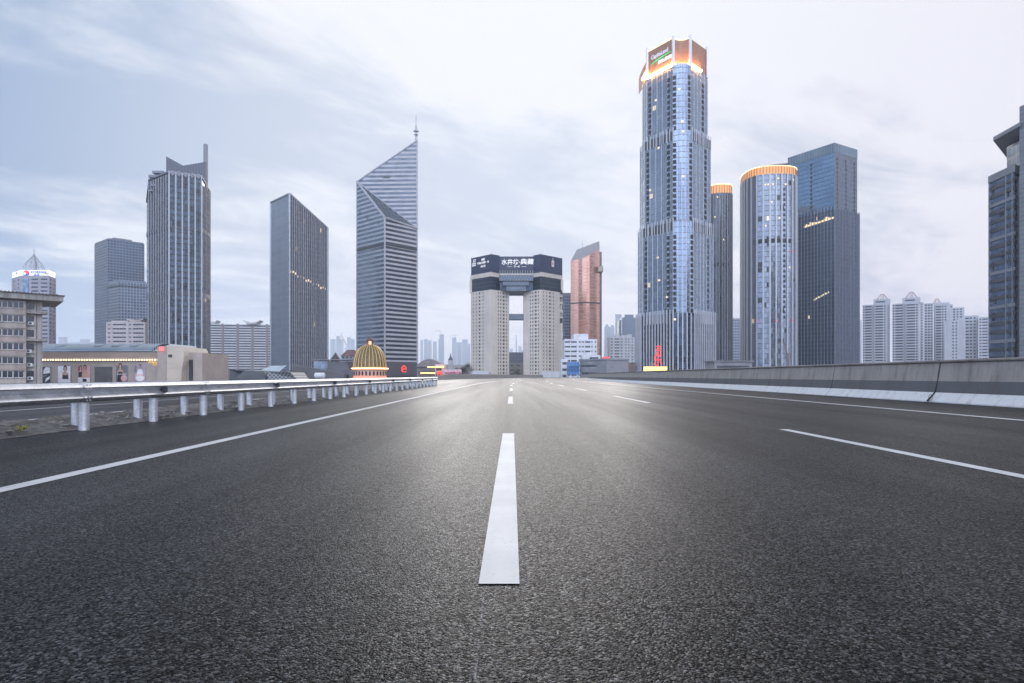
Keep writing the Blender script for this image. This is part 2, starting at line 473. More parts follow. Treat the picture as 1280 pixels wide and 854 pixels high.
SUN_EL, SUN_AZ = 14, 1            # the sun stands ahead, behind the overcast
w = bpy.data.worlds.new('World'); sc.world = w; w.use_nodes = True
nt = w.node_tree; k = N(nt); bg = nt.nodes['Background']
sky = k.n('ShaderNodeTexSky', sky_type='NISHITA', sun_disc=False)
sky.sun_elevation = R(SUN_EL); sky.sun_rotation = R(SUN_AZ); sky.altitude = 50; sky.air_density = 1.2; sky.dust_density = 2.5
g = k.n('ShaderNodeTexCoord').outputs['Generated']
dx, dy, dz = k.sep(g)
zz = k.math('ADD', k.math('MAXIMUM', dz, 0.), .16)
pc = k.comb(k.math('DIVIDE', dx, zz), k.math('DIVIDE', dy, zz), .3)
pr = k.n('ShaderNodeVectorRotate', rotation_type='Z_AXIS'); k.put(pr.inputs['Vector'], pc); pr.inputs['Angle'].default_value = R(-40)
pv = k.vmath('MULTIPLY', pr.outputs[0], (.62, 1.05, 1))
n1 = k.noise(k.vmath('ADD', pv, (16.99, 17.94, 0)), .62, 7, .56, .5)
n2 = k.noise(k.vmath('ADD', pv, (15.7, -16.66, 0)), 1.7, 6, .58, .8)
n3 = k.noise(pv, 5.2, 5, .6, .4)
mass = k.math('ADD', k.math('MULTIPLY', n1, .52), k.math('MULTIPLY_ADD', n2, .35, k.math('MULTIPLY', n3, .13)))
thin = k.ramp(k.math('ADD', mass, k.ramp(dx, -.7, .3, -.04, .02)), .41, .55)
SD = Vector((math.sin(R(SUN_AZ)) * math.cos(R(12)), math.cos(R(SUN_AZ)) * math.cos(R(12)), math.sin(R(12))))
sd = k.vmath('DOT_PRODUCT', g, tuple(SD))
glow = k.ramp(sd, .70, 1.0)
cloud = k.mix(thin, (3.1, 4.1, 5.9), (8.3, 8.5, 9.1))             # grey underside .. bright veil, in sky-texture units
cloud = k.mix(k.math('MULTIPLY', glow, .55), cloud, (8.3, 8.5, 9.1))
low = k.ramp(dz, 0, .25, 1, 0)
side = k.ramp(dx, -.7, .15)
hor = k.mix(side, (5.4, 6.7, 8.8), (7.6, 7.15, 8.0))
cloud = k.mix(k.math('MULTIPLY', low, .6), cloud, hor)
cloud = k.mix(k.ramp(dx, .08, .6, 0, .75), cloud, k.vmath('MULTIPLY', cloud, (.90, .87, .89)))
over = k.ramp(k.noise(k.vmath('ADD', pv, (3.68, -3.05, 0)), .8, 5, .5), .32, .5, .90, .99)
rear_boost = k.math('MULTIPLY', k.ramp(dy, .1, -.65), k.math('MULTIPLY', k.ramp(dz, -.05, .12), k.ramp(dz, .85, .4)))  # unseen sky behind the camera, brightened to lift the facades
cloud = k.vmath('MULTIPLY', cloud, k.mix(rear_boost, (1, 1, 1), (3.25, 3.45, 3.85)))
c = k.mix(over, k.vmath('MINIMUM', sky.outputs[0], (7.5, 8.2, 9.5)), cloud)
k.put(bg.inputs['Color'], c); bg.inputs['Strength'].default_value = .1

sun = bpy.data.lights.new('sun', 'SUN'); sun.energy = 1.5; sun.angle = R(30); sun.color = (1, .95, .9)
so = bpy.data.objects.new('sun', sun); col.objects.link(so)
sv = Vector((math.sin(R(SUN_AZ)) * math.cos(R(SUN_EL)), math.cos(R(SUN_AZ)) * math.cos(R(SUN_EL)), math.sin(R(SUN_EL))))
so.rotation_euler = (-sv).to_track_quat('-Z', 'Y').to_euler(); so.location = (0, 0, 40)

hz = MB().box(-6200, 6200, -1500, 8600, GZ - 1, 262)
hm = bpy.data.materials.new('haze'); hm.use_nodes = True; hn = hm.node_tree
hn.nodes.remove(hn.nodes['Principled BSDF'])
pvn = hn.nodes.new('ShaderNodeVolumePrincipled'); pvn.inputs['Color'].default_value = (.80, .88, 1., 1)
pvn.inputs['Density'].default_value = .00015; pvn.inputs['Anisotropy'].default_value = .25
hn.links.new(pvn.outputs[0], hn.nodes['Material Output'].inputs['Volume'])
tag(hz.build('haze', hm), kind='stuff')

# ------------------------------------------------------------------ ground, road, markings
def bend(y): return 0 if y < 45 else (y - 45) ** 2 / 1800
S = lambda name, mb, m, smooth=False: tag(mb.build(name, m, smooth=smooth), kind='structure')
gm = MB(); gm.face([(-6000, -1400, GZ), (6000, -1400, GZ), (6000, 8500, GZ), (-6000, 8500, GZ)]); S('ground', gm, M['ground'])

YS = [-24 + 4 * i for i in range(80)]         # to 292 m
XL, XR = -17.6, 12.95
def strip(mb, x0, x1, z, m=0, ya=-24, yb=292, z1=None, step=4):
    ys = [ya]; 
    while ys[-1] < yb - 1e-6: ys.append(min(yb, ys[-1] + step))
    for a, b in zip(ys, ys[1:]):
        mb.face([(x0 + bend(a), a, z), (x1 + bend(a), a, z1 if z1 is not None else z), (x1 + bend(b), b, z1 if z1 is not None else z), (x0 + bend(b), b, z)], m,
                [(x0, a), (x1, a), (x1, b), (x0, b)])
    return mb
rd = strip(MB(), XL, XR, 0.)
for a, b in zip(YS, YS[1:]):
    rd.face([(XR + bend(a), a, 0), (XR + bend(a), a, -1.5), (XR + bend(b), b, -1.5), (XR + bend(b), b, 0)])
    rd.face([(XL + bend(b), b, 0), (XL + bend(b), b, -1.5), (XL + bend(a), a, -1.5), (XL + bend(a), a, 0)])
    rd.face([(XL + bend(a), a, -1.5), (XL + bend(b), b, -1.5), (XR + bend(b), b, -1.5), (XR + bend(a), a, -1.5)])
S('road', rd, M['asphalt'])
for i in range(11):                            # piers under the deck, down to the city ground
    y = -15 + i * 29
    S('bridge_pier', MB().box(-12 + bend(y), -9.6 + bend(y), y, y + 1.8, GZ, -1.503), M['concrete'])
    S('bridge_pier', MB().box(4 + bend(y), 6.4 + bend(y), y, y + 1.8, GZ, -1.503), M['concrete'])
LZ = .004
d0 = F * H / 261; dd = F * H / 72 - d0; per = F * H / 35 - d0
for i in range(17):
    a = d0 + i * per
    S('lane_marking', strip(MB(), -.125, .028, LZ, 0, a, a + dd, step=2), M['paint'])
r0 = F * H / 70.                                # the dashes of the right lane
for i in range(16):
    b = 8.9 + i * per; a = b - dd
    S('lane_marking', strip(MB(), 3.88, 4.02, LZ, 0, a, b, step=2), M['paint'])
S('edge_line', strip(MB(), -3.56, -3.41, LZ, 0, -6, 270), M['paint'])
S('edge_line', strip(MB(), 8.85, 9.02, LZ, 0, -6, 270), M['paint'])
S('edge_line', strip(MB(), -8.62, -8.48, LZ, 0, -6, 270), M['paint'])
S('edge_line', strip(MB(), -11.28, -11.15, LZ, 0, -6, 270), M['paint'])
S('edge_line', strip(MB(), -15.6, -15.45, LZ, 0, -6, 270), M['paint'])
cl = MB()
for i in range(26):
    y0, y1 = .9 + i * .052, .9 + (i + 1) * .052
    xx = lambda y: -.098 + .002 * math.sin(y * 5)
    cl.face([(xx(y0) - .0035, y0, LZ), (xx(y0) + .0035, y0, LZ), (xx(y1) + .0035, y1, LZ), (xx(y1) - .0035, y1, LZ)])
S('chalk_line', cl, M['chalk'])

# ------------------------------------------------------------------ median gravel and weeds
gv = MB(); NX, NY = 12, 190
hgt = {}
for j in range(NY + 1):
    for i in range(NX + 1):
        t = i / NX; e = math.sin(math.pi * t) ** .6 if 0 < t < 1 else 0
        y = 1.5 + j * .255
        hgt[i, j] = (-6.24 - 1.62 * t + random.uniform(-.04, .04), y + random.uniform(-.05, .05), .006 + e * (.05 + .05 * math.sin(y * 1.3 + i) + random.uniform(-.02, .07)))
for j in range(NY):
    for i in range(NX):
        gv.face([hgt[i + 1, j], hgt[i, j], hgt[i, j + 1], hgt[i + 1, j + 1]])
for q in range(900):
    y = 2 + 48 * random.random() ** 1.7; x = -6.3 - 1.5 * random.random(); r = random.uniform(.015, .06) * (1.5 if random.random() < .07 else 1)
    c = (x, y, .05 + r * .3); ring = []
    for kx in range(6):
        a = kx * math.pi / 3 + random.random() * .5; rr = r * random.uniform(.7, 1.2)
        ring.append((c[0] + rr * math.cos(a), c[1] + rr * math.sin(a), c[2] + r * random.uniform(-.2, .3)))
    top = (c[0], c[1], c[2] + r * random.uniform(.5, .9)); bot = (c[0], c[1], c[2] - r)
    for kx in range(6):
        gv.face([ring[kx], ring[(kx + 1) % 6], top], 1); gv.face([ring[(kx + 1) % 6], ring[kx], bot], 1)
tag(gv.build('gravel', [M['gravel'], M['clod']]), kind='stuff')
def weed(x, y, s, label, n=26):
    mb = MB()
    for q in range(n):
        a = random.uniform(0, 6.28); l = s * random.uniform(.5, 1); t = random.uniform(.25, 1.1)
        d = Vector((math.cos(a), math.sin(a), 0)); sd_ = Vector((-d.y, d.x, 0)) * .006
        p0 = Vector((x, y, .05)) + d * .02; p1 = p0 + d * l * t * .5 + Vector((0, 0, l * .55)); p2 = p0 + d * l * t + Vector((0, 0, l * (.75 - .4 * t)))
        mb.face([p0 - sd_, p0 + sd_, p1 + sd_, p1 - sd_]); mb.face([p1 - sd_, p1 + sd_, p2])
    tag(mb.build('weed', M['weed'], world=(x, y, .05)), label, 'weed')
weed(-6.42, 8.0, .17, 'yellowish weed tuft growing in the rubble before the first rail posts')

# ------------------------------------------------------------------ guardrail
gr = thing('guardrail', 'galvanised double sided steel guardrail on round posts along the rubble median', 'guardrail', (-6.2, 5.3, 0))
PROF = [(0, .405), (.02, .41), (.05, .432), (.072, .452), (.08, .468), (.072, .484), (.045, .504), (.015, .524), (.004, .5425),
        (.015, .561), (.045, .581), (.072, .601), (.08, .617), (.072, .633), (.05, .653), (.02, .675), (0, .68)]
def beam(xf, side, ya, yb):
    mb = MB(); ends = ((ya - .09, .010), (ya + .05, .010), (ya + .2, .0), (yb, .0))
    for (a, oa), (b, ob) in zip(ends, ends[1:]):
        for (d0_, z0), (d1_, z1) in zip(PROF, PROF[1:]):
            for t in (0, -.004):
                f = [(xf + side * (d0_ + oa + t), a, z0), (xf + side * (d0_ + ob + t), b, z0), (xf + side * (d1_ + ob + t), b, z1), (xf + side * (d1_ + oa + t), a, z1)]
                mb.face(f if (side > 0) == (t == 0) else f[::-1])
    for y, o in ((ya - .09, .010), (yb, 0)):
        for (d0_, z0), (d1_, z1) in zip(PROF, PROF[1:]):
            mb.face([(xf + side * (d0_ + o), y, z0), (xf + side * (d1_ + o), y, z1), (xf + side * (d1_ + o - .004), y, z1), (xf + side * (d0_ + o - .004), y, z0)])
    for z in (.432, .48, .60, .653):
        d = [p[0] for p in PROF if abs(p[1] - z) < .006][0] + .012
        for y in (ya - .02, ya + .05): mb.tube((xf + side * (d - .004), y, z), (xf + side * (d + .012), y, z), .013, .011, 8)
    return mb
posts = [8.77 + 1.7 * i for i in range(-2, 25)]
for i in range(-2, 13):
    ya = 8.65 + 3.4 * i
    if ya < 49:
        beam(-6.068, 1, ya, min(ya + 3.4, 49.6)).build('rail_beam', M['galv'], gr, (-6.085, ya, .54), smooth=True)
        beam(-6.528, -1, ya, min(ya + 3.4, 49.6)).build('rail_beam', M['galv'], gr, (-6.62, ya, .54), smooth=True)
def post(x, y, side):
    mb = MB(); mb.tube((x, y, -.05), (x, y, .66), .068, .068, 18); mb.tube((x, y, .66), (x, y, .672), .07, .05, 18)
    p = mb.build('post', M['galv'], gr, (x, y, 0), smooth=True)
    b = MB().box(min(x + side * .055, x + side * .085), max(x + side * .055, x + side * .085), y - .05, y + .05, .45, .63)
    b.build('spacer', M['galv'], p)
for y in posts: post(-6.145, y, 1)
for i in range(-2, 28): post(-6.45, 9.05 + 1.49 * i, -1)
for y in [10.55 + 5.1 * i for i in range(8)]:
    mb = MB(); x = -6.05; z = .545
    mb.face([(x + .02, y - .045, z - .035), (x + .1, y - .045, z - .06), (x + .1, y - .045, z + .06), (x + .02, y - .045, z + .035)])
    mb.prism([(x - .03, y - .04), (x + .09, y - .04), (x + .09, y + .03), (x - .03, y + .03)], z - .05, z + .05, 0, 0, True)
    mb.build('reflector', M['darkmetal'], gr)
for xx, s in ((-6.068, 1), (-6.528, -1)):       # rounded end piece
    mb = MB()
    for j in range(8):
        a0, a1 = j / 8 * math.pi / 2, (j + 1) / 8 * math.pi / 2; rr = .27
        for (d0_, z0), (d1_, z1) in zip(PROF, PROF[1:]):
            q = lambda d, a, z: (xx + s * (-rr + (rr + d) * math.cos(a)), 49.6 + (rr + d) * math.sin(a), z)
            mb.face([q(d0_, a0, z0), q(d0_, a1, z0), q(d1_, a1, z1), q(d1_, a0, z1)])
    mb.build('end_piece', M['galv'], gr, smooth=True)

# ------------------------------------------------------------------ parapets
def ordinal(n): return ['first', 'second', 'third', 'fourth', 'fifth', 'sixth', 'seventh', 'eighth', 'ninth', 'tenth', 'eleventh', 'twelfth', 'thirteenth',
                        'fourteenth', 'fifteenth', 'sixteenth', 'seventeenth', 'eighteenth', 'nineteenth', 'twentieth', 'twenty-first', 'twenty-second'][n - 1]
def parapet(ya, yb, label, step=6., gap=.03, group=None):
    t = thing('concrete_parapet', label, 'parapet', (12.5 + bend(ya), ya, 0), group)
    def loft(name, prof, m):
        mb = MB(); ys = [ya + gap]
        while ys[-1] < yb - gap - 1e-6: ys.append(min(yb - gap, ys[-1] + step))
        pt = lambda p, y: (p[0] + bend(y), y, p[1])
        for a, b in zip(ys, ys[1:]):
            for p, q in zip(prof, prof[1:] + prof[:1]): mb.face([pt(q, a), pt(p, a), pt(p, b), pt(q, b)])
        mb.face([pt(p, ys[0]) for p in prof]); mb.face([pt(p, ys[-1]) for p in prof][::-1])
        return mb.build(name, m, t)
    loft('foot', [(12.42, .0), (12.42, .03), (12.63, .29), (13.05, .29), (13.05, 0)], M['whitewash'])
    loft('painted_band', [(12.63, .29), (12.70, .625), (13.05, .625), (13.05, .29)], M['greypaint'])
    loft('upper_wall', [(12.70, .625), (12.79, 1.16), (13.05, 1.16), (13.05, .625)], M['concrete'])
    loft('coping', [(12.77, 1.16), (12.735, 1.19), (12.735, 1.225), (12.765, 1.25), (13.05, 1.26), (13.09, 1.24), (13.09, 1.16)], M['coping'])
    return t
t = parapet(12.2, 18.25, 'concrete parapet segment with white foot, next to the camera side of the cable loop joint')
parapet(6.15, 12.2, 'concrete parapet segment cut by the picture edge, first one before the cable loop segment')
for i in range(21):
    ya = 18.25 + i * 5.95
    parapet(ya, ya + 5.95, f'concrete parapet segment with white foot, {ordinal(i + 1)} one beyond the joint with the cable loop')
parapet(18.25 + 21 * 5.95, 285, 'far run of pale concrete parapet curving away where the road bends', 6.)
cb_ = MB()
for i in range(14):
    a0, a1 = i * 2 * math.pi / 14, (i + 1) * 2 * math.pi / 14
    cb_.tube((12.36 + .02 * math.sin(a0), 18.05 + .09 * math.cos(a0), .14 + .1 * math.sin(a0)), (12.36 + .02 * math.sin(a1), 18.05 + .09 * math.cos(a1), .14 + .1 * math.sin(a1)), .006, n=6)
cb_.tube((12.72, 18.235, .64), (12.61, 18.235, .28), .022); cb_.tube((12.61, 18.235, .28), (12.38, 18.235, .03), .022); cb_.tube((12.8, 18.235, 1.2), (12.72, 18.235, .64), .022)
tag(cb_.build('cable', M['black'], world=(12.4, 18.2, 0)), 'black cable with a small loop hanging down a parapet joint', 'cable')
# parapet on the far side of the other carriageway, seen across the picture where the road bends
lp = thing('outer_parapet', 'low pale concrete parapet crossing in front of the arched building where the road bends', 'parapet', (XL, 5, 0))
mb = MB(); ys = [2 + 6 * i for i in range(48)]
ph = lambda y: .50 + .72 * min(1, max(0, (y - 100) / 35)) ** 1.5
for a, b in zip(ys, ys[1:]):
    pr_ = lambda y: [(XL + .4 + bend(y), y, 0), (XL + .34 + bend(y), y, .25), (XL + .25 + bend(y), y, ph(y)), (XL + bend(y), y, ph(y) + .01), (XL + bend(y), y, 0)]
    for p, q, p2, q2 in zip(pr_(a), pr_(a)[1:], pr_(b), pr_(b)[1:]): mb.face([p, p2, q2, q])
mb.build('wall', M['concrete'], lp)
mb = MB()
for y in range(106, 150, 2): mb.box(XL + .1 + bend(y), XL + .2 + bend(y), y, y + .12, ph(y) - .02, ph(y) + .3)
mb.build('railing_mesh', M['darkmetal'], lp)
#CITY
# ------------------------------------------------------------------ the city
def building(name, label, cat, poly, group=None, z=GZ):
    c = mid(poly); return thing(name, label, cat, (c[0], c[1], z), group)
def roof_clutter(t, poly, z, n=4, s=1., seed=1):
    rr = random.Random(seed); mb = MB(); q = scaled(poly, .6); x0, x1 = min(p[0] for p in q), max(p[0] for p in q); y0, y1 = min(p[1] for p in q), max(p[1] for p in q)
    for i in range(n):
        x, y = rr.uniform(x0, x1), rr.uniform(y0, y1); a, b, h = rr.uniform(.8, 2.4) * s, rr.uniform(.8, 2.4) * s, rr.uniform(.6, 2.2) * s
        mb.box(x - a, x + a, y - b, y + b, z + .01, z + h)
    mb.build('roof_equipment', M['roofgrey'], t)

# ---- tan apartment block, nearest on the left
wall_t = plain('tan_wall', (.40, .355, .32), .85, 0, .16, .25, streak=.25)
wall_p = plain('pink_grey_wall', (.38, .315, .29), .85, 0, .16, .25, streak=.25)
wall_c = plain('cream_side_wall', (.40, .37, .345), .85, 0, .14, .25, streak=.35)
eave_m = plain('eave_concrete', (.27, .255, .24), .85, 0, .2, .3, streak=.3)
tile_m = plain('eave_tile', (.10, .095, .09), .8)
A0, A1 = P(-45, 124.5), P(53, 133)
ad = (Vector(A1) - Vector(A0)).normalized(); an = Vector((ad.y, -ad.x)); AL = (Vector(A1) - Vector(A0)).length
ap = thing('apartment_block', 'tan apartment block with enclosed balcony windows and wide flat eaves, left of the poster wall', 'apartment building', (A1[0] - 8, A1[1] + 4, GZ))
Wb = Walls(ap, .3)
floors = [(15.1 - 2.94 * i, 16.55 - 2.94 * i) for i in range(8)]
ubal = (Vector(P(32, 131.2)) - Vector(A0)).dot(ad)
b0, b1 = Vector(A0) + an * 1.3, Vector(A0) + ad * ubal + an * 1.3
cw = 1.82; cols = [(ubal - .35 - cw * (i + 1) + .08, ubal - .35 - cw * i) for i in range(int((ubal - .4) / cw))]
Wb.wall(b0, b1, GZ, 17.6, cols, floors, 0, M['win'], M['frame'], 1)
Wb.wall(b1, Vector(A0) + ad * ubal, GZ, 17.6, [(.25, 1.05)], floors, 0, M['win'], M['frame'], 0)
Wb.wall(Vector(A0) + ad * ubal, A1, GZ, 17.6, [(.12, 1.42)], floors, 1, M['win'], M['darkmetal'], 1)
bd = Vector((-ad.y, ad.x)) * 12
Wb.wall(A1, Vector(A1) + bd, GZ, 17.6, [(3, 4.4), (8, 9.4)], floors, 1, M['win'], M['frame'], 1)
Wb.mb.face([(*A0, GZ), (*(Vector(A0) + bd), GZ), (*(Vector(A0) + bd), 17.6), (*A0, 17.6)]); Wb.mb.face([(*(Vector(A1) + bd), GZ), (*(Vector(A1) + bd), 17.6), (*(Vector(A0) + bd), 17.6), (*(Vector(A0) + bd), GZ)])
Wb.done([wall_t, wall_c])
bands = MB()                                   # alternating spandrel panels proud of the wall, sill ledges
for i, (lo, hi) in enumerate(floors):
    bands.obox(b0 + ad * (ubal / 2), ad, ubal + .05, .09, hi + .12, hi + .26); bands.obox(b0 + ad * (ubal / 2), ad, ubal + .05, .12, lo - .16, lo - .06)
bands.build('sill', eave_m, ap)
sp = MB()
for i in (2, 3, 4, 6): sp.obox(b0 + ad * (ubal / 2), ad, ubal - .06, .04, floors[i][0] - 1.1, floors[i][0] - .2)
sp.build('spandrel_panel', wall_p, ap)
eave = MB(); e1 = Vector(A1) + ad * 3.4
ev = [tuple(Vector(A0) + an * 3.2), tuple(e1 + an * 3.2), tuple(e1 + bd), tuple(Vector(A0) + bd)]
eave.prism(ev, [16.95, 16.95, 16.95, 16.95], 18.1, 0, 0, True); eave.build('roof', eave_m, ap)
tl = MB(); tl.prism(grown(ev, .25), 18.1, 18.28, 0)
for i in range(int((AL + 3.4) / .62)): tl.obox(Vector(ev[0]) + ad * (i * .62 + .1), ad, .22, .36, 18.28, 18.42)
tl.build('roof_tile_edge', tile_m, ap)
rc = Vector(A0) + ad * ((ubal + AL) / 2)
for z in (14.15, 8.25): MB().obox(rc + ad * .35, ad, AL - ubal + .9, 1.35, z, z + .45).build('canopy', eave_m, ap)
for z in (11.6, 5.6, 2.7, -.2): MB().obox(rc - ad * .9, ad, 1.9, .5, z, z + .12).build('ledge', eave_m, ap)
for i, z in enumerate((5.75, 2.85, -.06, 11.75)):
    u = rc - ad * (.9 - .12 * i); mb = MB().obox(u, ad, .95, .42, z, z + .68)
    ac = mb.build('air_conditioner', M['frame'], ap)
    n_ = Vector((ad.y, -ad.x, 0)); ce = Vector((u.x, u.y, z + .34)) + n_ * .425 - Vector((ad.x, ad.y, 0)) * .12
    MB().tube(ce, ce + n_ * .02, .25, n=16).build('grille', M['darkmetal'], ac)
pipe = MB(); pp = Vector(A1) - ad * 1.0
pipe.tube((pp.x + an.x * .12, pp.y + an.y * .12, GZ), (pp.x + an.x * .12, pp.y + an.y * .12, 16.9), .07); pipe.build('drainpipe', M['roofgrey'], ap)

# ---- mall with posters
MY = 150.
mall_w = plain('mall_stone', (.38, .32, .285), .7, 0, .1, .3)
mall_h = plain('mall_fluted', (.42, .35, .30), .6, 0, .08, .5)
mall_r = plain('mall_metal_roof', (.24, .29, .335), .35, .5, .12, .15)
mall_l = plain('prow_stone', (.50, .43, .36), .6, 0, .08, .3)
xa, xb = wx(38, MY), wx(200, MY)
ml = thing('shopping_mall', 'long brown stone mall with a curved metal roof, light strip and a leaning pale prow', 'shopping mall', ((xa + xb) / 2, MY + 10, GZ))
MB().box(xa, xb, MY, MY + 26, GZ, wz(451, MY)).build('wall', mall_w, ml)
fl = MB().box(xa, xb, MY + .5, MY + 26, wz(451, MY) + .003, wz(440.5, MY))
for i in range(110): fl.box(xa + i * .29, xa + i * .29 + .1, MY + .36, MY + .5, wz(451, MY) + .35, wz(440.7, MY), 0)
fl.build('fluted_band', mall_h, ml)
mb = MB(); rp = [(MY + 1.2 + 9 * (1 - math.cos(a)), wz(440.5, MY) + .25 + (wz(428.5, MY) - wz(440.5, MY)) * math.sin(a)) for a in [j / 10 * math.pi / 2 for j in range(11)]]
xe = wx(187, MY)
for (y0, z0), (y1, z1) in zip(rp, rp[1:]): mb.face([(xa, y0, z0), (xe, y0, z0), (xe - (z1 - z0) * .5, y1, z1), (xa, y1, z1)])
mb.face([(xe, rp[0][0], rp[0][1]), (xe, MY + 24, rp[0][1]), (xe - 1, MY + 24, rp[-1][1]), (xe - .9, rp[-1][0], rp[-1][1])]); mb.face([(xa, rp[-1][0], rp[-1][1]), (xe - .9, rp[-1][0], rp[-1][1]), (xe - 1, MY + 24, rp[-1][1]), (xa, MY + 24, rp[-1][1])])
rf = mb.build('roof', mall_r, ml, smooth=True)
MB().box(xa, wx(196, MY), MY + .9, MY + 1.2, wz(440.5, MY) + .003, wz(440.5, MY) + .28).build('gutter', M['darkmetal'], ml)
for px in (63, 112, 134.5, 157):
    x = wx(px, MY); MB().prism([(x - .8, MY + 2.6), (x + .8, MY + 2.6), (x + .8, MY + 5), (x - .8, MY + 5)], wz(434, MY), [wz(431.5, MY)] * 2 + [wz(429, MY)] * 2, 0).build('skylight', mall_r, ml)
lm = lamp('mall_lamp', (1., .66, .36), 4.5)
MB().box(xa, wx(201, MY), MY - .45, MY - .003, wz(451.4, MY), wz(450.9, MY)).build('lamp_ledge', mall_w, ml)
for i in range(46):
    x = wx(52.5, MY) + i * (wx(199.5, MY) - wx(52.5, MY)) / 45; MB().box(x - .07, x + .07, MY + .16, MY + .3, wz(451, MY) + .02, wz(449, MY)).build('wall_lamp', lm, ml)
x0, x1 = wx(118.5, MY), wx(140.5, MY); mb = MB().box(x0, x1, MY - .06, MY - .003, -3, wz(458.5, MY))
for i in range(12): mb.box(x0, x1, MY - .12, MY - .063, -2.9 + i * .5, -2.6 + i * .5)
mb.build('roller_door', plain('roller_door_grey', (.13, .135, .14), .5, .3), ml)
MB().box(wx(197, MY), wx(200.8, MY), MY - .06, MY - .003, -4, wz(457, MY)).build('door', M['darkmetal'], ml)
gl = lamp('gold_letters', (.9, .55, .22), .7)
text('购物中心', .85, gl, ml, (wx(193, MY), MY - .12, wz(452.7, MY)), sx=.85, bold=.01); text('百货', .85, gl, ml, (wx(195, MY), MY - .12, wz(455.4, MY)), bold=.01)
# corner block, leaning prow, stair tower
MB().box(wx(200, MY) + .003, wx(213, MY), MY - 1.2, MY + 14, GZ, wz(433.5, MY)).build('corner_block', mall_w, ml)
prow = MB(); zs = [(474, 226, 212), (462, 228.2, 212), (452, 230.3, 212), (445, 231, 212), (439, 230, 212), (433.5, 227.6, 212)]
for (ya, ra, la), (yb, rb, lb) in zip(zs, zs[1:]):
    za, zb = (GZ if ya == 474 else wz(ya, MY)), wz(yb, MY)
    fa, fb = MY - 1.6, MY - 1.6
    A = [(wx(la, MY) + .25, fa, za), (wx(ra, MY), fa + 1.2, za), (wx(ra, MY), MY + 12, za)]; B = [(wx(lb, MY) + .25, fb, zb), (wx(rb, MY), fb + 1.2, zb), (wx(rb, MY), MY + 12, zb)]
    prow.face([A[0], A[1], B[1], B[0]]); prow.face([A[1], A[2], B[2], B[1]]); prow.face([(A[0][0], MY, za), A[0], B[0], (A[0][0], MY, zb)])
prow.face([(wx(212, MY) + .25, MY - 1.6, wz(433.5, MY)), (wx(227.6, MY), MY - .4, wz(433.5, MY)), (wx(227.6, MY), MY + 12, wz(433.5, MY)), (wx(212, MY) + .25, MY + 12, wz(433.5, MY))])
prow.build('prow', mall_l, ml)
MB().box(wx(214.5, MY), wx(218.5, MY), MY - 1.52, MY - 1.2, wz(447, MY), wz(443.5, MY)).build('vent', M['darkmetal'], ml)
MB().box(wx(226.5, MY), wx(247.5, MY), MY + 2, MY + 16, GZ, wz(441, MY)).build('stair_block', mall_w, ml)
mb = MB().box(wx(231.5, MY), wx(236, MY), MY + 1.8, MY + 1.997, -3, wz(449.5, MY))
for i in range(10): mb.box(wx(231.5, MY), wx(236, MY), MY + 1.7, MY + 1.797, -2.8 + i * .75, -2.5 + i * .75)
mb.build('louver_window', M['darkmetal'], ml)
rs = MB().box(wx(203.2, MY), wx(208.6, MY), MY - 1.5, MY - 1.203, wz(439, MY), wz(434, MY)); rs.build('red_logo_sign', lamp('red_sign', (1., .16, .17), 1.5), ml)

# posters hung on the mall wall
skin = plain('poster_skin', (.55, .34, .26), .5); dress = plain('poster_black', (.02, .02, .025), .5); hairm = plain('poster_hair', (.035, .022, .02), .5)
whitep = plain('poster_white', (.75, .73, .74), .4); pinkp = plain('poster_pink', (.62, .34, .36), .4); greyp = plain('poster_grey', (.16, .16, .18), .4); violet = plain('poster_violet', (.36, .30, .36), .4); redp = plain('poster_red', (.35, .05, .07), .4)
def poster(name, label, p0, p1, t0, t1, ground, shapes):
    x0, x1, z0, z1 = wx(p0, MY), wx(p1, MY), wz(t1, MY), wz(t0, MY)
    t = thing(name, label, 'poster', ((x0 + x1) / 2, MY, z0))
    MB().box(x0 - .08, x1 + .08, MY - .12, MY - .004, z0 - .08, z1 + .08).build('frame', M['steel'], t)
    mats = [ground]; mb = MB(); w_, h_ = x1 - x0, z1 - z0
    mb.face([(x0, MY - .124, z0), (x1, MY - .124, z0), (x1, MY - .124, z1), (x0, MY - .124, z1)])
    for i, (kind, m, *a) in enumerate(shapes):
        if m not in mats: mats.append(m)
        y = MY - .128 - .004 * i
        if kind == 'e': pts = [(a[0] + a[2] * math.cos(j * math.pi / 10), a[1] + a[3] * math.sin(j * math.pi / 10)) for j in range(20)]
        else: pts = a[0]
        mb.face([(x0 + u * w_, y, z0 + v * h_) for u, v in pts], mats.index(m))
    mb.build('print', mats, t)
fig = lambda cx, s=1., base=.25: [('e', hairm, cx, base + .52 * s, .13 * s, .16 * s), ('p', skin, [(cx - .24 * s, base), (cx + .25 * s, base), (cx + .22 * s, base + .27 * s), (cx + .06 * s, base + .34 * s), (cx + .05 * s, base + .42 * s), (cx - .05 * s, base + .42 * s), (cx - .06 * s, base + .34 * s), (cx - .21 * s, base + .27 * s)]), ('e', skin, cx, base + .5 * s, .075 * s, .1 * s)]
poster('poster', 'black and white poster of a swirling shape, half hidden by the tan apartment block', 50.5, 63.5, 458.5, 479, dress, [('p', whitep, [(.3, .55), (.95, .62), (.95, .95), (.55, .98), (.35, .8)]), ('p', whitep, [(.45, .05), (.9, .25), (.95, .42), (.6, .3)]), ('p', greyp, [(.2, .3), (.7, .5), (.9, .55), (.3, .45)])])
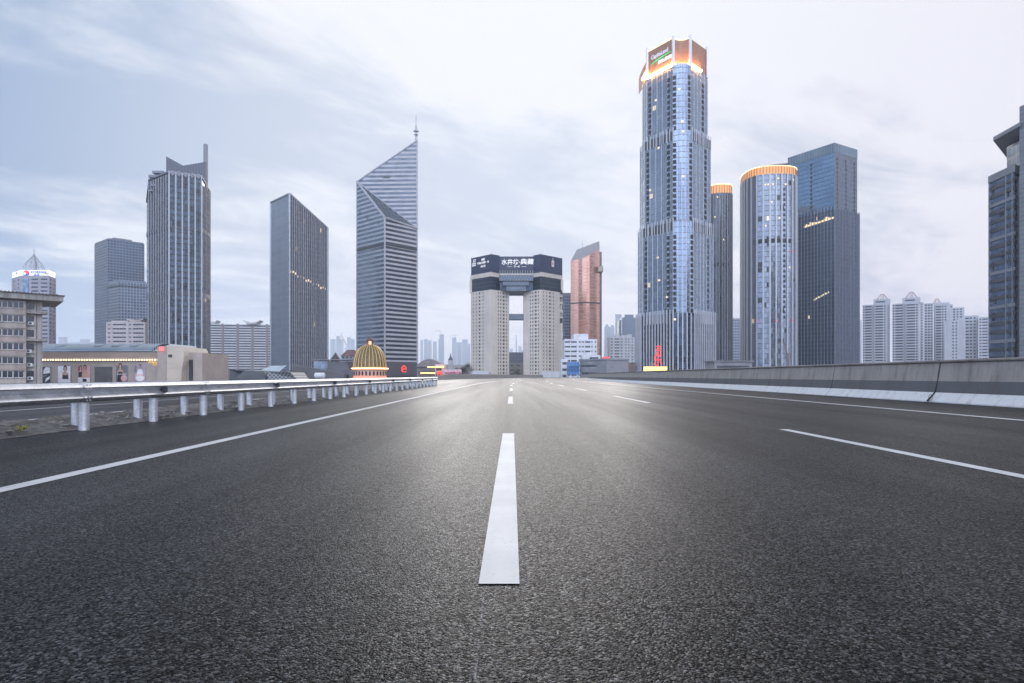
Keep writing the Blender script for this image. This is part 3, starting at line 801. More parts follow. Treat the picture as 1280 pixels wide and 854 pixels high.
poster('poster', 'poster of a woman in a black strapped dress on a pale ground', 73, 88.5, 458, 478.5, pinkp, [('p', whitep, [(.0, .25), (1, .25), (1, 1), (.0, 1)])] + fig(.58, 1.15, .28) + [('p', dress, [(.34, .22), (.84, .22), (.78, .5), (.68, .47), (.58, .45), (.48, .47), (.4, .5)]), ('p', whitep, [(0, 0), (1, 0), (1, .22), (0, .22)])])
poster('poster', 'poster of two figures above a white strip with a small dark logo box', 98, 113, 458, 478.5, pinkp, [('p', redp, [(0, .4), (.35, .4), (.35, 1), (0, 1)])] + fig(.22, .95, .42) + [('p', dress, [(.02, .35), (.42, .35), (.4, .66), (.05, .66)])] + fig(.58, 1.1, .36) + [('p', whitep, [(0, 0), (1, 0), (1, .3), (0, .3)]), ('p', dress, [(.38, .06), (.72, .06), (.72, .24), (.38, .24)])])
poster('poster', 'dim grey poster of a dark haired woman holding a round pale bag', 145.5, 160, 457, 477.5, greyp, fig(.36, 1.1, .4) + [('p', dress, [(.1, 0), (.5, 0), (.62, .3), (.55, .6), (.18, .62)]), ('e', pinkp, .68, .22, .27, .2), ('p', whitep, [(.1, .46), (.92, .46), (.92, .49), (.1, .49)])])
poster('poster', 'pinkish poster of a figure in white above a glowing round shape', 168.5, 182, 456.5, 477, violet, [('e', pinkp, .5, .25, .48, .26), ('e', whitep, .5, .2, .4, .18)] + fig(.52, .85, .48) + [('p', whitep, [(.22, .42), (.8, .42), (.72, .74), (.3, .74)]), ('p', greyp, [(.0, .55), (.2, .6), (.2, .95), (.0, .98)])])

# ---- airline tower far left, lit sign ring and wire dome
aw = plain('airline_wall', (.30, .29, .33), .7, 0, .1, .1)
pol = vis((14.5, 572), (26, 556), (61, 556), (70, 572))
at_ = building('office_tower', 'pinkish grey tower with a lit white airline sign ring and a wire onion dome', 'tower', pol)
ztop = wz(345.5, 556)
W1 = Walls(at_, .5)
rows = rows_of(GZ, ztop - .8, 3.55, .9, 2.3)
L = (Vector(pol[2]) - Vector(pol[1])).length
for i in range(len(pol)):
    a, b = pol[i], pol[(i + 1) % len(pol)]; l = (Vector(b) - Vector(a)).length
    W1.wall(a, b, GZ, ztop, cols_of(l, 3, 6.2) if i == 1 else (cols_of(l, 2, 3.2) if l > 9 else cols_of(l, 1, 3.)), rows, 0, M['win'], None, skip=(lambda u, z: u < 9 and z > wz(395, 556)) if i == 1 else None)
W1.done([aw])
a, b = Vector(pol[1]), Vector(pol[2]); d_ = (b - a).normalized()
mb = MB(); mb.obox(a + d_ * 4, d_, 6.2, .35, wz(395, 556), ztop - 2.5); mb.build('glass_bay', M['winlight'], at_)
MB().prism(scaled(pol, .98), ztop + .003, ztop + .8, 0).build('roof', aw, at_)
ring = scaled(pol, .97); MB().prism(ring, ztop + .803, wz(337.5, 556), 0).build('sign', M['whitelit'], at_)
bl = lamp('blue_letters', (.05, .10, .62), 1.); rl = lamp('red_emblem', (.85, .09, .13), 1.)
ra, rb = Vector(ring[1]), Vector(ring[2]); ro = rot_of(ra, rb); nrm = Vector((math.sin(ro), -math.cos(ro)))
sg = lambda u, z, o=.12: (ra.x + (rb.x - ra.x) * u + nrm.x * o, ra.y + (rb.y - ra.y) * u + nrm.y * o, z)
text('KOREAN', 3.1, bl, at_, sg(.64, wz(340.4, 556)), ro, bold=.03, sx=1.15); text('AIR', 3.1, bl, at_, sg(.58, wz(343.9, 556)), ro, bold=.03, sx=1.15)
text('大韩航空', 2.0, M['darkmetal'], at_, sg(.93, wz(342.3, 556)), ro, bold=.0, sx=.6); 
ea, eb = Vector(ring[0]), Vector(ring[1]); er = rot_of(ea, eb); em = (ea + eb) / 2 + Vector((math.sin(er), -math.cos(er))) * .12
text('大韩', 2.7, M['darkmetal'], at_, (em.x, em.y, wz(341.5, 562)), er)
def yin(m, top):
    mb = MB(); cx, cz, r = .19, wz(341.9, 556), 2.9; W_ = (rb - ra).length; pts = []
    for j in range(13): a_ = math.pi * j / 12 + (0 if top else math.pi); pts.append((r * math.cos(a_), r * math.sin(a_)))
    s_ = -1 if top else 1
    for j in range(1, 12):
        t = j / 12; x = s_ * (r - 2 * r * t) * -1 * -1; x = (-r + 2 * r * t) if top else (r - 2 * r * t); pts.append((x, r * .38 * math.sin(2 * math.pi * t) * (1 if top else 1) * (1 if top else -1) * (1 if top else -1)))
    mb.face([sg(cx + x / W_, cz + z, .14) for x, z in pts]); return mb.build('emblem', m, at_)
yin(rl, True); yin(bl, False)
cx, cy = mid(pol); cx = wx(42.5, 570); cy = 570; zb = wz(338, 556); SC = 570 / F
MB().lathe((cx, cy), [(9, zb - 1), (9, zb + 1.2), (8.6, zb + 1.6), (0, zb + 1.6)], 24).build('dome_drum', aw, at_)
dp = [(8.2, zb + 1.6), (8.2, zb + 4), (7.2, zb + 7), (5, zb + 10.5), (2.6, zb + 13.5), (.9, zb + 16), (.35, zb + 17.5)]
rb_ = MB()
for i in range(14):
    a_ = i * 2 * math.pi / 14
    for (r0_, z0), (r1_, z1) in zip(dp, dp[1:]): rb_.tube((cx + r0_ * math.cos(a_), cy + r0_ * math.sin(a_), z0), (cx + r1_ * math.cos(a_), cy + r1_ * math.sin(a_), z1), .13, n=5, caps=False)
for r0_, z0 in dp[1:5]: rb_.lathe((cx, cy), [(r0_ + .1, z0), (r0_, z0 + .25), (r0_ - .1, z0)], 28)
rb_.build('dome_rib', M['steel'], at_)
MB().lathe((cx, cy), [(2.3, zb + 1.6), (2.2, zb + 9), (.8, zb + 15.5), (.3, zb + 17)], 12).build('dome_core', M['steel'], at_)
mb = MB().tube((cx, cy, zb + 17), (cx, cy, wz(307, 570)), .28, .1)
for q in (313, 318): mb.lathe((cx, cy), [(0, wz(q, 570) - .6), (.8, wz(q, 570)), (0, wz(q, 570) + .6)], 10)
mb.build('mast', M['steel'], at_)

# ---- stacked dark residential tower pair and the low pale block in front
gf = facade('grid_blue', 3.1, 3.0, .75, .38, (.05, .075, .11), (.02, .03, .045), (.105, .13, .18), (.10, .125, .175), .45, .15, tilt=.02)
gf2 = facade('grid_blue_light', 3.1, 2.7, .8, .36, (.06, .085, .12), (.025, .04, .06), (.19, .215, .27), (.16, .185, .235), .45, .15, tilt=.02)
pol = vis((118, 690), (135, 665), (180.5, 690)); z = wz(299.5, 665)
t = building('apartment_tower', 'tall dark blue slab tower with a fine window grid, behind the lower grid tower', 'tower', pol)
MB().prism(pol, GZ, z).build('facade', gf, t); MB().prism(scaled(pol, .97), z, z + 1.6).build('parapet', gf, t); MB().prism(scaled(pol, .5), z + 1.6, z + 5).build('roof_plant', M['roofgrey'], t)
pol = vis((135.5, 640), (149, 625), (183.5, 640)); z = wz(351, 625)
t = building('apartment_tower', 'lower blue grey grid tower standing in front of the tallest dark slab', 'tower', pol)
MB().prism(pol, GZ, z).build('facade', gf2, t); MB().prism(grown(pol, .8), z - 5.5, z - 4.2).build('cornice', M['darkmetal'], t); MB().prism(scaled(pol, .96), z, z + 1.5).build('parapet', gf2, t)
pk = plain('pale_pink_wall', (.47, .42, .42), .8, 0, .1, .15, streak=.15)
pol = slab(132.5, 420, 181.5, 420, 16); z = wz(402.5, 420)
t = building('apartment_block', 'low pinkish block with ribbon windows and a flared roof ornament, before the grid towers', 'apartment building', pol)
W1 = Walls(t, .4); l = (Vector(pol[1]) - Vector(pol[0])).length
W1.wall(pol[0], pol[1], GZ, z, [(1.2, 3), (4.5, 13.8), (15.6, 17.4), (18.4, 25.8)], rows_of(GZ, z - .5, 2.9, .9, 2.1), 0, M['win'], M['frame'], 3)
for i in (1, 2, 3): W1.wall(pol[i], pol[(i + 1) % 4], GZ, z, [], [])
W1.mb.face([(*p, z) for p in pol]); W1.done([pk])
def horn_roof(t, x0, x1, y0, y1, z, h, m):
    mb = MB(); xm = (x0 + x1) / 2; n = 8; w2 = (x1 - x0) / 2
    f = lambda u: z + h * (.45 + .55 * abs(u) ** 2.2)
    for j in range(n):
        u0, u1 = -1 + 2 * j / n, -1 + 2 * (j + 1) / n
        q = [(xm + u0 * w2, f(u0)), (xm + u1 * w2, f(u1))]
        mb.face([(q[0][0], y0, q[0][1] - h * .3), (q[1][0], y0, q[1][1] - h * .3), (q[1][0], y0, q[1][1]), (q[0][0], y0, q[0][1])])
        mb.face([(q[0][0], y0, q[0][1]), (q[1][0], y0, q[1][1]), (q[1][0], y1, q[1][1]), (q[0][0], y1, q[0][1])])
        mb.face([(q[1][0], y0, q[1][1] - h * .3), (q[0][0], y0, q[0][1] - h * .3), (q[0][0], y1, q[0][1] - h * .3), (q[1][0], y1, q[1][1] - h * .3)])
    mb.box(x0 + w2 * .35, x1 - w2 * .35, y0 + .5, y1 - .5, z, z + h * .3)
    mb.build('flared_roof', m, t)
horn_roof(t, wx(157, 420), wx(178.5, 420), 420.5, 430, z, 2.4, pk)
MB().box(wx(134, 420), wx(156, 420), 424, 434, z + .003, z + 1.2).build('parapet', pk, t)

# ---- tall finned tower with blade crown
g6 = facade('fin_tower_glass', 3.45, 1.35, .12, .34, (.055, .08, .105), (.022, .034, .046), (.09, .1, .12), (.022, .03, .04), .65, .12, lit=.004, dark=.16, tilt=.03, group=3)
fin6 = plain('pale_fin', (.36, .37, .41), .5, .2, .06, .2); fin6d = plain('dark_fin', (.17, .185, .22), .5, .2, .06, .2)
S6 = [(183.5, 392), (186.5, 384), (211.5, 370), (252, 378), (262.3, 394)]
pol = vis(*S6); zt = wz(217, 372)
t6 = building('skyscraper', 'dark finned skyscraper crowned by two slanting blades and a square mast, beside the poster mall', 'skyscraper', pol)
zl = wz(254, 392); tops = [zl, zl + 12, zt, zt - .5, zt - 5, zt - 4, zt - 2, zt - 3]
tops = (tops + [zt] * 10)[:len(pol)]
MB().prism(pol, GZ, tops).build('facade', g6, t6)
fm = MB(); fins(fm, pol, (2,), GZ, zt + .8, 3.3, .8, .85); fm.build('pale_mullion', fin6, t6)
fm = MB(); fins(fm, pol, (3,), GZ, zt - 5, 2.6, .5, .5); fm.build('dark_mullion', fin6d, t6)
fm = MB()
for a_, b_, dd_, ll in edges(pol, (1,)):
    for i in range(9): 
        zz_ = (zl + 12) + (zt - zl - 12) * i / 8; fm.obox(a_ + dd_ * (ll * i / 8), dd_, .5, .6, GZ, zz_ - 1)
fm.build('side_mullion', fin6, t6)
for q in (284.5, 366.5): MB().prism(grown(pol, .3), wz(q + 2.6, 372), wz(q - 2.6, 372)).build('louver_band', M['darkmetal'], t6)
cor = MB()
for a_, b_, dd_, ll in edges(pol, (2,)):
    n_ = round(ll / 3.3)
    for i in range(n_):
        q = a_ + dd_ * (ll * (i + .5) / n_); nn = Vector((dd_.y, -dd_.x)); s_ = ll / n_ / 2
        cor.face([(*(q - dd_ * s_ + nn * .9), zt + .4), (*(q + dd_ * s_ + nn * .9), zt + .4), (*(q + nn * .9), zt - 2.2)][::-1] )
        cor.face([(*(q - dd_ * s_ + nn * .9), zt + .4), (*(q + dd_ * s_ + nn * .9), zt + .4), (*(q + nn * .2), zt + 1.6)])
cor.build('gable_trim', plain('gable_grey', (.2, .21, .24), .5, .2), t6)
MB().prism(grown(pol, .5), [x + .003 for x in tops], [x + .9 for x in tops]).build('cornice', fin6d, t6)
mb = MB()                                      # cantilevered steps on the left shoulder
for (pl, pr_, y0_, y1_) in ((187, 200, 219.5, 222.5), (192, 205, 214.5, 217.5), (189.5, 196, 231, 233.5), (188, 193, 238, 240)):
    mb.box(wx(pl, 381), wx(pr_, 381), 379.5, 390, wz(y1_, 381), wz(y0_, 381))
mb.build('shoulder_step', fin6d, t6)
blade = facade('blade_panel', 1.6, 1.6, .2, .12, (.06, .068, .09), (.05, .055, .075), (.12, .125, .145), (.1, .105, .13), .4, .3)
mb = MB(); Yb = 381
mb.prism([P(212, Yb), P(257.3, Yb + 4), (P(257.3, Yb + 4)[0], Yb + 6), (P(212, Yb)[0], Yb + 2)], zt - 6, [wz(210, Yb), wz(199.5, Yb), wz(199.5, Yb), wz(210, Yb)]); mb.build('blade', blade, t6)
mb = MB(); x0, x1 = wx(207.6, 392), wx(230, 392); mb.prism([(x0, 392), (x1, 394), (x1, 396), (x0, 394)], zt - 4, [wz(195.5, 392), wz(207.5, 392), wz(207.5, 392), wz(195.5, 392)]); mb.build('blade', blade, t6)
x0, x1 = wx(253.6, 386), wx(257.6, 386); MB().box(x0, x1, 386.5, 388.5, zt - 6, wz(179.5, 386)).build('mast', fin6d, t6)
MB().box(wx(236, 366), wx(258, 366), 366, 372, GZ, wz(441, 366)).build('entrance_block', M['darkmetal'], t6)

# ---- broad banded apartment slab
bw = plain('slab_white', (.52, .52, .54), .8, 0, .1, .1, streak=.12); bp = plain('slab_pier', (.24, .20, .20), .8, 0, .1, .1)
pol = slab(259.5, 700, 341, 712, 18); z = wz(405, 700)
t = building('apartment_slab', 'wide white banded apartment slab with brown piers, behind the finned skyscraper', 'apartment building', pol)
W1 = Walls(t, .7); l = (Vector(pol[1]) - Vector(pol[0])).length
W1.wall(pol[0], pol[1], GZ, z, [(x + 1.4, x + l / 4.4 - 1.4) for x in [i * l / 4.4 for i in range(4)]] + [(4 * l / 4.4 + 1.4, l - .6)], rows_of(GZ, z - .8, 2.95, 1.25, 2.75), 0, M['win'], None, 5)
for i in (1, 2, 3): W1.wall(pol[i], pol[(i + 1) % 4], GZ, z, [], [])
W1.mb.face([(*p, z) for p in pol]); W1.done([bw])
d_ = (Vector(pol[1]) - Vector(pol[0])).normalized()
for i in range(5):
    q = Vector(pol[0]) + d_ * (i * l / 4.4 + .1); MB().obox(q, d_, 2.2, .8, GZ, z + .5).build('pier', bp, t)
horn_roof(t, wx(260, 700), wx(270, 700), 701, 712, z, 4.2, bw); horn_roof(t, wx(303, 702), wx(323.5, 702), 704, 716, z, 4.6, bw)

# ---- wedge tower with slanted top
gA = facade('wedge_side', 4.4, 9., .25, .05, (.20, .235, .29), (.18, .21, .26), (.29, .31, .345), (.26, .285, .32), .35, .35, tilt=.008)
gB = facade('wedge_front', 3.5, 1.5, .22, .2, (.11, .13, .16), (.05, .06, .08), (.17, .18, .2), (.085, .095, .115), .55, .14, lit=.004, tilt=.02)
pol = vis((338.5, 452), (362, 430), (409.5, 458)); zL, zC, zR = wz(254, 452), wz(243, 430), wz(286, 458)
t8 = building('wedge_tower', 'steel blue wedge tower with a top beside the white banded slab', 'tower', pol)
zz4 = [zL, zC, zR, zR + zL - zC]
mb = MB(); mb.prism(pol, GZ, zz4, 0, 0); mb.m[1] = 1; mb.m[2] = 1; mb.build('facade', [gA, gB], t8)
fm = MB(); a_, b_ = Vector(pol[1]), Vector(pol[2]); d_ = (b_ - a_).normalized(); l = (b_ - a_).length; n_ = Vector((d_.y, -d_.x))
for i in range(19):
    u = i / 18; fm.obox(a_ + d_ * (l * u), d_, .42 if i % 2 else .6, .7, GZ, zC + (zR - zC) * u)
fm.build('mullion', plain('wedge_fin', (.33, .335, .365), .45, .3), t8)
fr = MB()
for p, zt_ in ((pol[0], zL), (pol[1], zC), (pol[2], zR)): fr.tube((*p, GZ), (*p, zt_ + .8), .75, n=8)
for (p, za), (q, zb_) in (((pol[0], zL), (pol[1], zC)), ((pol[1], zC), (pol[2], zR)), ((pol[2], zR), (pol[3], zz4[3])), ((pol[3], zz4[3]), (pol[0], zL))): fr.tube((*p, za + .5), (*q, zb_ + .5), .75, n=8)
fr.build('edge_trim', M['steel'], t8)
lt = lamp('window_or_reflection_light', (1., .72, .42), 1.1)
for i in range(15):  # emissive panes standing in for warm lights mirrored in the wedge's glass
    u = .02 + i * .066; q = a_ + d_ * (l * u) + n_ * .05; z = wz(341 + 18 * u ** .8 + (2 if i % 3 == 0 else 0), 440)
    MB().obox(q, d_, 1., .06, z, z + 1.5).build('lit_or_reflecting_pane', lt, t8)

# ---- knife tower: banded prism cut by a sloping glass triangle, mast on its tip
kb = banded('knife_bands', 3.42, .46, (.42, .41, .435), (.10, .12, .155))
kb2 = banded('knife_bands_side', 3.42, .42, (.30, .335, .39), (.16, .205, .27), metal_b=.7)
pol = vis((446, 492), (481, 468), (521.5, 490)); L_, C_, R_, B_ = pol
zL, zC, zR, zP = wz(227, 492), wz(272, 468), wz(285.5, 490), wz(175.5, 490)
t9 = building('skyscraper', 'banded skyscraper sliced to a sharp tip with a lattice mast, behind the golden dome', 'skyscraper', pol)
mb = MB(); D = lambda a, b: math.hypot(a[0] - b[0], a[1] - b[1])
def wallq(a, b, z0a, z0b, z1a, z1b, m, u=0.):
    mb.face([(*a, z0a), (*b, z0b), (*b, z1b), (*a, z1a)], m, [(u, z0a - GZ), (u + D(a, b), z0b - GZ), (u + D(a, b), z1b - GZ), (u, z1a - GZ)])
zS = wz(452, 468)
wallq(L_, C_, zS, zS, zL, zC, 1); wallq(C_, R_, zS, zS, zC, zR, 0)
wallq(L_, R_, zL - .01, zR - .01, zL, zP, 0)
zB = (zL + zP) / 2 - 8
wallq(R_, B_, zS, zS, zP, zB, 0); wallq(B_, L_, zS, zS, zB, zL, 0)
mb.face([(*L_, zL), (*R_, zP), (*B_, zB)], 0)
mb.build('facade', [kb, kb2], t9)
mb = MB(); cg = facade('cut_glass', 5, 3.4, .15, .05, (.13, .17, .20), (.09, .12, .15), (.2, .22, .24), (.15, .17, .2), .6, .12)
mb.face([(*L_, zL), (*C_, zC), (*R_, zR)]); mb.build('sloping_glass', cg, t9)
fr = MB(); ft = lambda p, za, q, zb_, r=.55: fr.tube((*p, za), (*q, zb_), r, n=6)
ft(L_, zL, C_, zC, .9); ft(C_, zC, R_, zR, .8); ft(L_, zL, R_, zR, .5); ft(L_, zL, R_, zP, .7); ft(L_, GZ, L_, zL); ft(C_, GZ, C_, zC, .7); ft(R_, GZ, R_, zP, .8)
fr.build('edge_trim', plain('knife_trim', (.38, .38, .41), .5, .3), t9)
MB().obox(Vector(L_).lerp(Vector(R_), .49), (Vector(R_) - Vector(L_)).normalized(), 6, .1, wz(222.5, 490), wz(219.5, 490)).build('vent', M['darkmetal'], t9)
for pos, z in ((.12, 262), (.4, 273), (.8, 281)): MB().obox(Vector(L_).lerp(Vector(C_), pos), (Vector(C_) - Vector(L_)).normalized(), 1.3, .1, wz(z + 2, 480), wz(z - 2, 480)).build('vent', M['darkmetal'], t9)
MB().prism(grown(pol, .25), wz(306.5, 468), wz(303, 468)).build('louver_band', M['darkmetal'], t9)
mst = MB(); mx, my = R_[0] - 1, R_[1] + .6; z0, z1, z2 = zP - 1, wz(157, 490), wz(143, 490)
for i in range(3):
    a0 = i * 2.094; a1 = a0 + 2.094; q = lambda a, z: (mx + 1.1 * math.cos(a) * (1 - .35 * (z - z0) / (z1 - z0)), my + 1.1 * math.sin(a) * (1 - .35 * (z - z0) / (z1 - z0)), z)
    mst.tube(q(a0, z0), q(a0, z1), .2, n=5)
    for j in range(6): za, zb_ = z0 + (z1 - z0) * j / 6, z0 + (z1 - z0) * (j + 1) / 6; mst.tube(q(a0, za), q(a1, zb_), .12, n=4); mst.tube(q(a0, zb_), q(a1, zb_), .12, n=4)
mst.tube((mx, my, z1), (mx, my, z2), .42, .3)
for j, z in enumerate((164, 168.5)): mst.lathe((mx, my), [(0, wz(z, 490) - .1), (2.1 - j * .4, wz(z, 490)), (2.1 - j * .4, wz(z, 490) + .4), (0, wz(z, 490) + .4)], 10)
mst.build('mast', M['steel'], t9)
kp = plain('podium_dark_stone', (.06, .06, .066), .45, .1, .12, .1); bs = scaled(pol, 1.0)
pb = grown(pol, 4.5)
mb = MB(); 
for i in range(4):
    j = (i + 1) % 4; mb.face([(*pb[i], wz(470, 468)), (*pb[j], wz(470, 468)), (*bs[j], zS), (*bs[i], zS)]); mb.face([(*pb[i], GZ), (*pb[j], GZ), (*pb[j], wz(470, 468)), (*pb[i], wz(470, 468))])
mb.build('flared_podium', kp, t9)
a_, b_ = Vector(pb[1]).lerp(Vector(bs[1]), .5), Vector(pb[2]).lerp(Vector(bs[2]), .5); q = a_.lerp(b_, .5); d_ = (b_ - a_).normalized(); q += Vector((d_.y, -d_.x)) * .9
eo = text('e', 12.5, M['red'], t9, (q.x, q.y, wz(460, 470)), rot_of(a_, b_), bold=0, depth=.15, name='letter_sign', sx=.95)

# ---- golden dome
dY = 232.; dx_, dr = wx(462.5, dY), 6.25
pinkst = plain('dome_pink_stone', (.55, .33, .25), .7, 0, .1, .4); gold = plain('dome_gold_rib', (.78, .53, .22), .4, .5, .15, .6); dkd = plain('dome_dark_scale', (.15, .11, .05), .5, .3, .4, 1.4)
td = thing('domed_hall', 'golden ribbed dome with a lantern on a lit salmon drum, before the banded skyscraper', 'domed building', (dx_, dY, GZ))
zd = wz(461, dY)
MB().lathe((dx_, dY), [(dr * .99, GZ), (dr * .99, zd - .5)], 40).build('drum', pinkst, td, smooth=True)
mb = MB(); mb.lathe((dx_, dY), [(dr * .99, zd - .5), (dr * 1.06, zd - .45), (dr * 1.06, zd), (dr * 1.0, zd + .15), (dr * .97, zd + .5)], 40)
for i in range(26): 
    a_ = i * 2 * math.pi / 26; mb.tube((dx_ + 1.02 * dr * math.cos(a_), dY + 1.02 * dr * math.sin(a_), zd), (dx_ + 1.02 * dr * math.cos(a_), dY + 1.02 * dr * math.sin(a_), zd + .75), .12, .03, n=5)
mb.build('cornice', pinkst, td)
dpf = [(dr * .97 * math.cos(a_) ** .8 if a_ < 1.5 else .9, zd + .5 + 8.6 * math.sin(a_)) for a_ in [j / 14 * math.pi / 2 * .97 for j in range(15)]]
MB().lathe((dx_, dY), dpf, 48).build('dome', dkd, td, smooth=True)
for i in range(26):
    a_ = i * 2 * math.pi / 26 + .06
    if math.sin(a_) > .35: continue
    mb = MB()
    for (r0_, z0), (r1_, z1) in zip(dpf, dpf[1:]): mb.tube((dx_ + (r0_ + .05) * math.cos(a_), dY + (r0_ + .05) * math.sin(a_), z0), (dx_ + (r1_ + .05) * math.cos(a_), dY + (r1_ + .05) * math.sin(a_), z1), .10, n=5, caps=False)
    mb.build('rib', gold, td)
for i in range(28):
    a_ = i * 2 * math.pi / 28
    if math.sin(a_) > .2: continue
    c_, s_ = math.cos(a_), math.sin(a_); tt = Vector((-s_, c_)); ce = Vector((dx_ + dr * 1.0 * c_, dY + dr * 1.0 * s_)); mb = MB()
    z0, z1 = zd - 2.6, zd - 1.35; pts = [(-.36, z0), (.36, z0), (.36, z1)] + [(.36 * math.cos(q * math.pi / 6), z1 + .36 * math.sin(q * math.pi / 6)) for q in range(1, 6)] + [(-.36, z1)]
    mb.face([(ce.x + tt.x * u, ce.y + tt.y * u, z) for u, z in pts]); mb.build('arched_window', M['win'], td)
wl = lamp('dome_lamp', (1., .58, .24), 13); ol = lamp('drum_lamp', (1., .42, .22), 9)
mb = MB(); mb.lathe((dx_, dY), [(dr * 1.10, zd + .02), (dr * 1.10, zd + .14), (dr * 1.075, zd + .14)], 40); mb.build('dome_light_ring', wl, td)
mb = MB(); mb.lathe((dx_, dY), [(dr * 1.09, zd - 3.8), (dr * 1.09, zd - 3.62), (dr * 1.05, zd - 3.62)], 40); mb.build('drum_light_ring', ol, td)
mb = MB().lathe((dx_, dY), [(dr * 1.1, zd - 3.95), (dr * 1.1, zd - 3.83), (dr * .98, zd - 3.83)], 40); mb.build('ledge', pinkst, td)
zl_ = wz(432.5, dY); ln = plain('lantern_copper', (.16, .07, .05), .5, .4)
la = MB().lathe((dx_, dY), [(1.5, zl_ - .8), (1.55, zl_ + .2), (1.2, zl_ + .5)], 16)
for i in range(8): a_ = i * math.pi / 4 + .2; la.tube((dx_ + 1.0 * math.cos(a_), dY + 1.0 * math.sin(a_), zl_ + .4), (dx_ + 1.0 * math.cos(a_), dY + 1.0 * math.sin(a_), zl_ + 2.), .12, n=5)
la.lathe((dx_, dY), [(1.45, zl_ + 2.), (1.5, zl_ + 2.25), (.7, zl_ + 2.7), (.25, zl_ + 3.3), (.12, zl_ + 4)], 16); la.tube((dx_, dY, zl_ + 3.5), (dx_, dY, wz(405, dY)), .11, .04, n=6)
lo = la.build('lantern', ln, td); MB().lathe((dx_, dY), [(.45, zl_ + .5), (.45, zl_ + 1.8)], 10).build('lantern_lamp', lamp('lantern_light', (1., .4, .2), 3), lo)

# ---- arched twin-leg building with sign crown
ac_ = plain('arch_concrete', (.66, .60, .53), .85, 0, .07, .08, streak=.12); navy = plain('sign_navy', (.028, .042, .088), .5, 0, .12, .1)
nglass = facade('arch_glass', 3.2, 2.4, .12, .1, (.035, .055, .085), (.02, .035, .05), (.05, .07, .1), (.03, .045, .065), .5, .15)
truss_m = plain('truss_steel', (.15, .19, .25), .5, .4, .1, .2)
AY = 500.
LN = [P(588.5, 518), P(614, 500), P(636.3, 514)]; RN = [P(654.7, 514), P(676, 500), P(702.5, 518)]
ta = thing('arch_building', 'pale concrete twin leg building joined at the top under a navy sign band', 'building', (wx(645, 520), 522, GZ))
zw = wz(362, AY); zgt = wz(345.5, AY); zco = wz(340, AY)
Wa = Walls(ta, .45)
frames = MB()
for leg in (LN, RN):
    fr_ = leg + [(leg[2][0], leg[2][1] + 22), (leg[0][0], leg[0][1] + 22)]
    rws = rows_of(GZ, zw - .3, 3.02, .75, 2.25)
    for i in range(5):
        a, b = fr_[i], fr_[(i + 1) % 5]; l = D(a, b)
        if i in (0, 1):
            cs = [(l * u - w_, l * u + w_) for u, w_ in (((.13, .58), (.27, .58), (.43, 1.05), (.6, .58)) if (i == 0) == (leg is LN) else ((.40, .58), (.53, .58), (.70, 1.05), (.86, .58)))]
            if leg is RN: cs = [(l - c1, l - c0) for c0, c1 in cs] if False else cs
        else: cs = []
        Wa.wall(a, b, GZ, zw, cs, rws if cs else [], 0, M['win'], None)
    Wa.mb.face([(*p, zw) for p in fr_])
Wa.done([ac_], limit=100)
head = [LN[0], LN[1], P(624.5, 507), P(666.5, 507), RN[1], RN[2], (RN[2][0], RN[2][1] + 22), (LN[0][0], LN[0][1] + 22)]
MB().prism(scaled(head, .985), zw + .003, zgt, 0, bottom=True).build('glass_band', nglass, ta)
for p in (LN[0], RN[2]): MB().box(p[0] - 1.1, p[0] + 1.1, p[1] - .4, p[1] + 6, zw + .006, zgt).build('corner_pier', ac_, ta)
MB().prism(grown(head, .4), zgt + .003, zco, 0, bottom=True).build('cornice', ac_, ta)
for a, b, z0, z1, dep in ((624, 666.5, 351.5, 344.2, 2.4), (628.5, 661.3, 357.3, 352, 1.8), (633, 657.3, 363.8, 357.6, 1.2)):
    x0, x1, za, zb_ = wx(a, 504), wx(b, 504), wz(z0, 504), wz(z1, 504); y = 505 - dep
    mb = MB().box(x0, x1, y, y + 12, za, zb_)
    n_ = round((x1 - x0) / 2.4)
    for i in range(n_):
        u0, u1 = x0 + (x1 - x0) * i / n_, x0 + (x1 - x0) * (i + 1) / n_; um = (u0 + u1) / 2
        mb.tube((u0, y - .1, za + .2), (um, y - .1, zb_ - .2), .16, n=4, m=1); mb.tube((um, y - .1, zb_ - .2), (u1, y - .1, za + .2), .16, n=4, m=1)
    for z in (za + .2, zb_ - .2): mb.tube((x0, y - .12, z), (x1, y - .12, z), .22, n=4, m=1)
    mb.build('truss_bridge', [truss_m, M['steel']], ta)
x0, x1, za, zb_ = LN[2][0] - .2, RN[0][0] + .2, wz(398.5, 510), wz(391.5, 510)
mb = MB().box(x0, x1, 516, 526, za, zb_)
for i in range(6): u0 = x0 + (x1 - x0) * i / 6; u1 = x0 + (x1 - x0) * (i + 1) / 6; mb.tube((u0, 515.9, za), ((u0 + u1) / 2, 515.9, zb_), .16, n=4, m=1); mb.tube(((u0 + u1) / 2, 515.9, zb_), (u1, 515.9, za), .16, n=4, m=1)
mb.build('skybridge', [truss_m, M['steel']], ta)
sgn = [P(589, 517), P(614.3, 499), P(624.5, 505), P(666.5, 505), P(675.5, 499), P(702.8, 517)]
zs0, zs1 = wz(340, AY) + .003, wz(318, AY)
mb = MB()
back = [(x, y + .9) for x, y in sgn]
for i in range(5): mb.prism([sgn[i], sgn[i + 1], back[i + 1], back[i]], zs0 if i != 2 else zs0 + 2.2, zs1 if i != 2 else zs1 - .8, 0, 0, True)
so_ = mb.build('sign', navy, ta)
ln_ = MB()
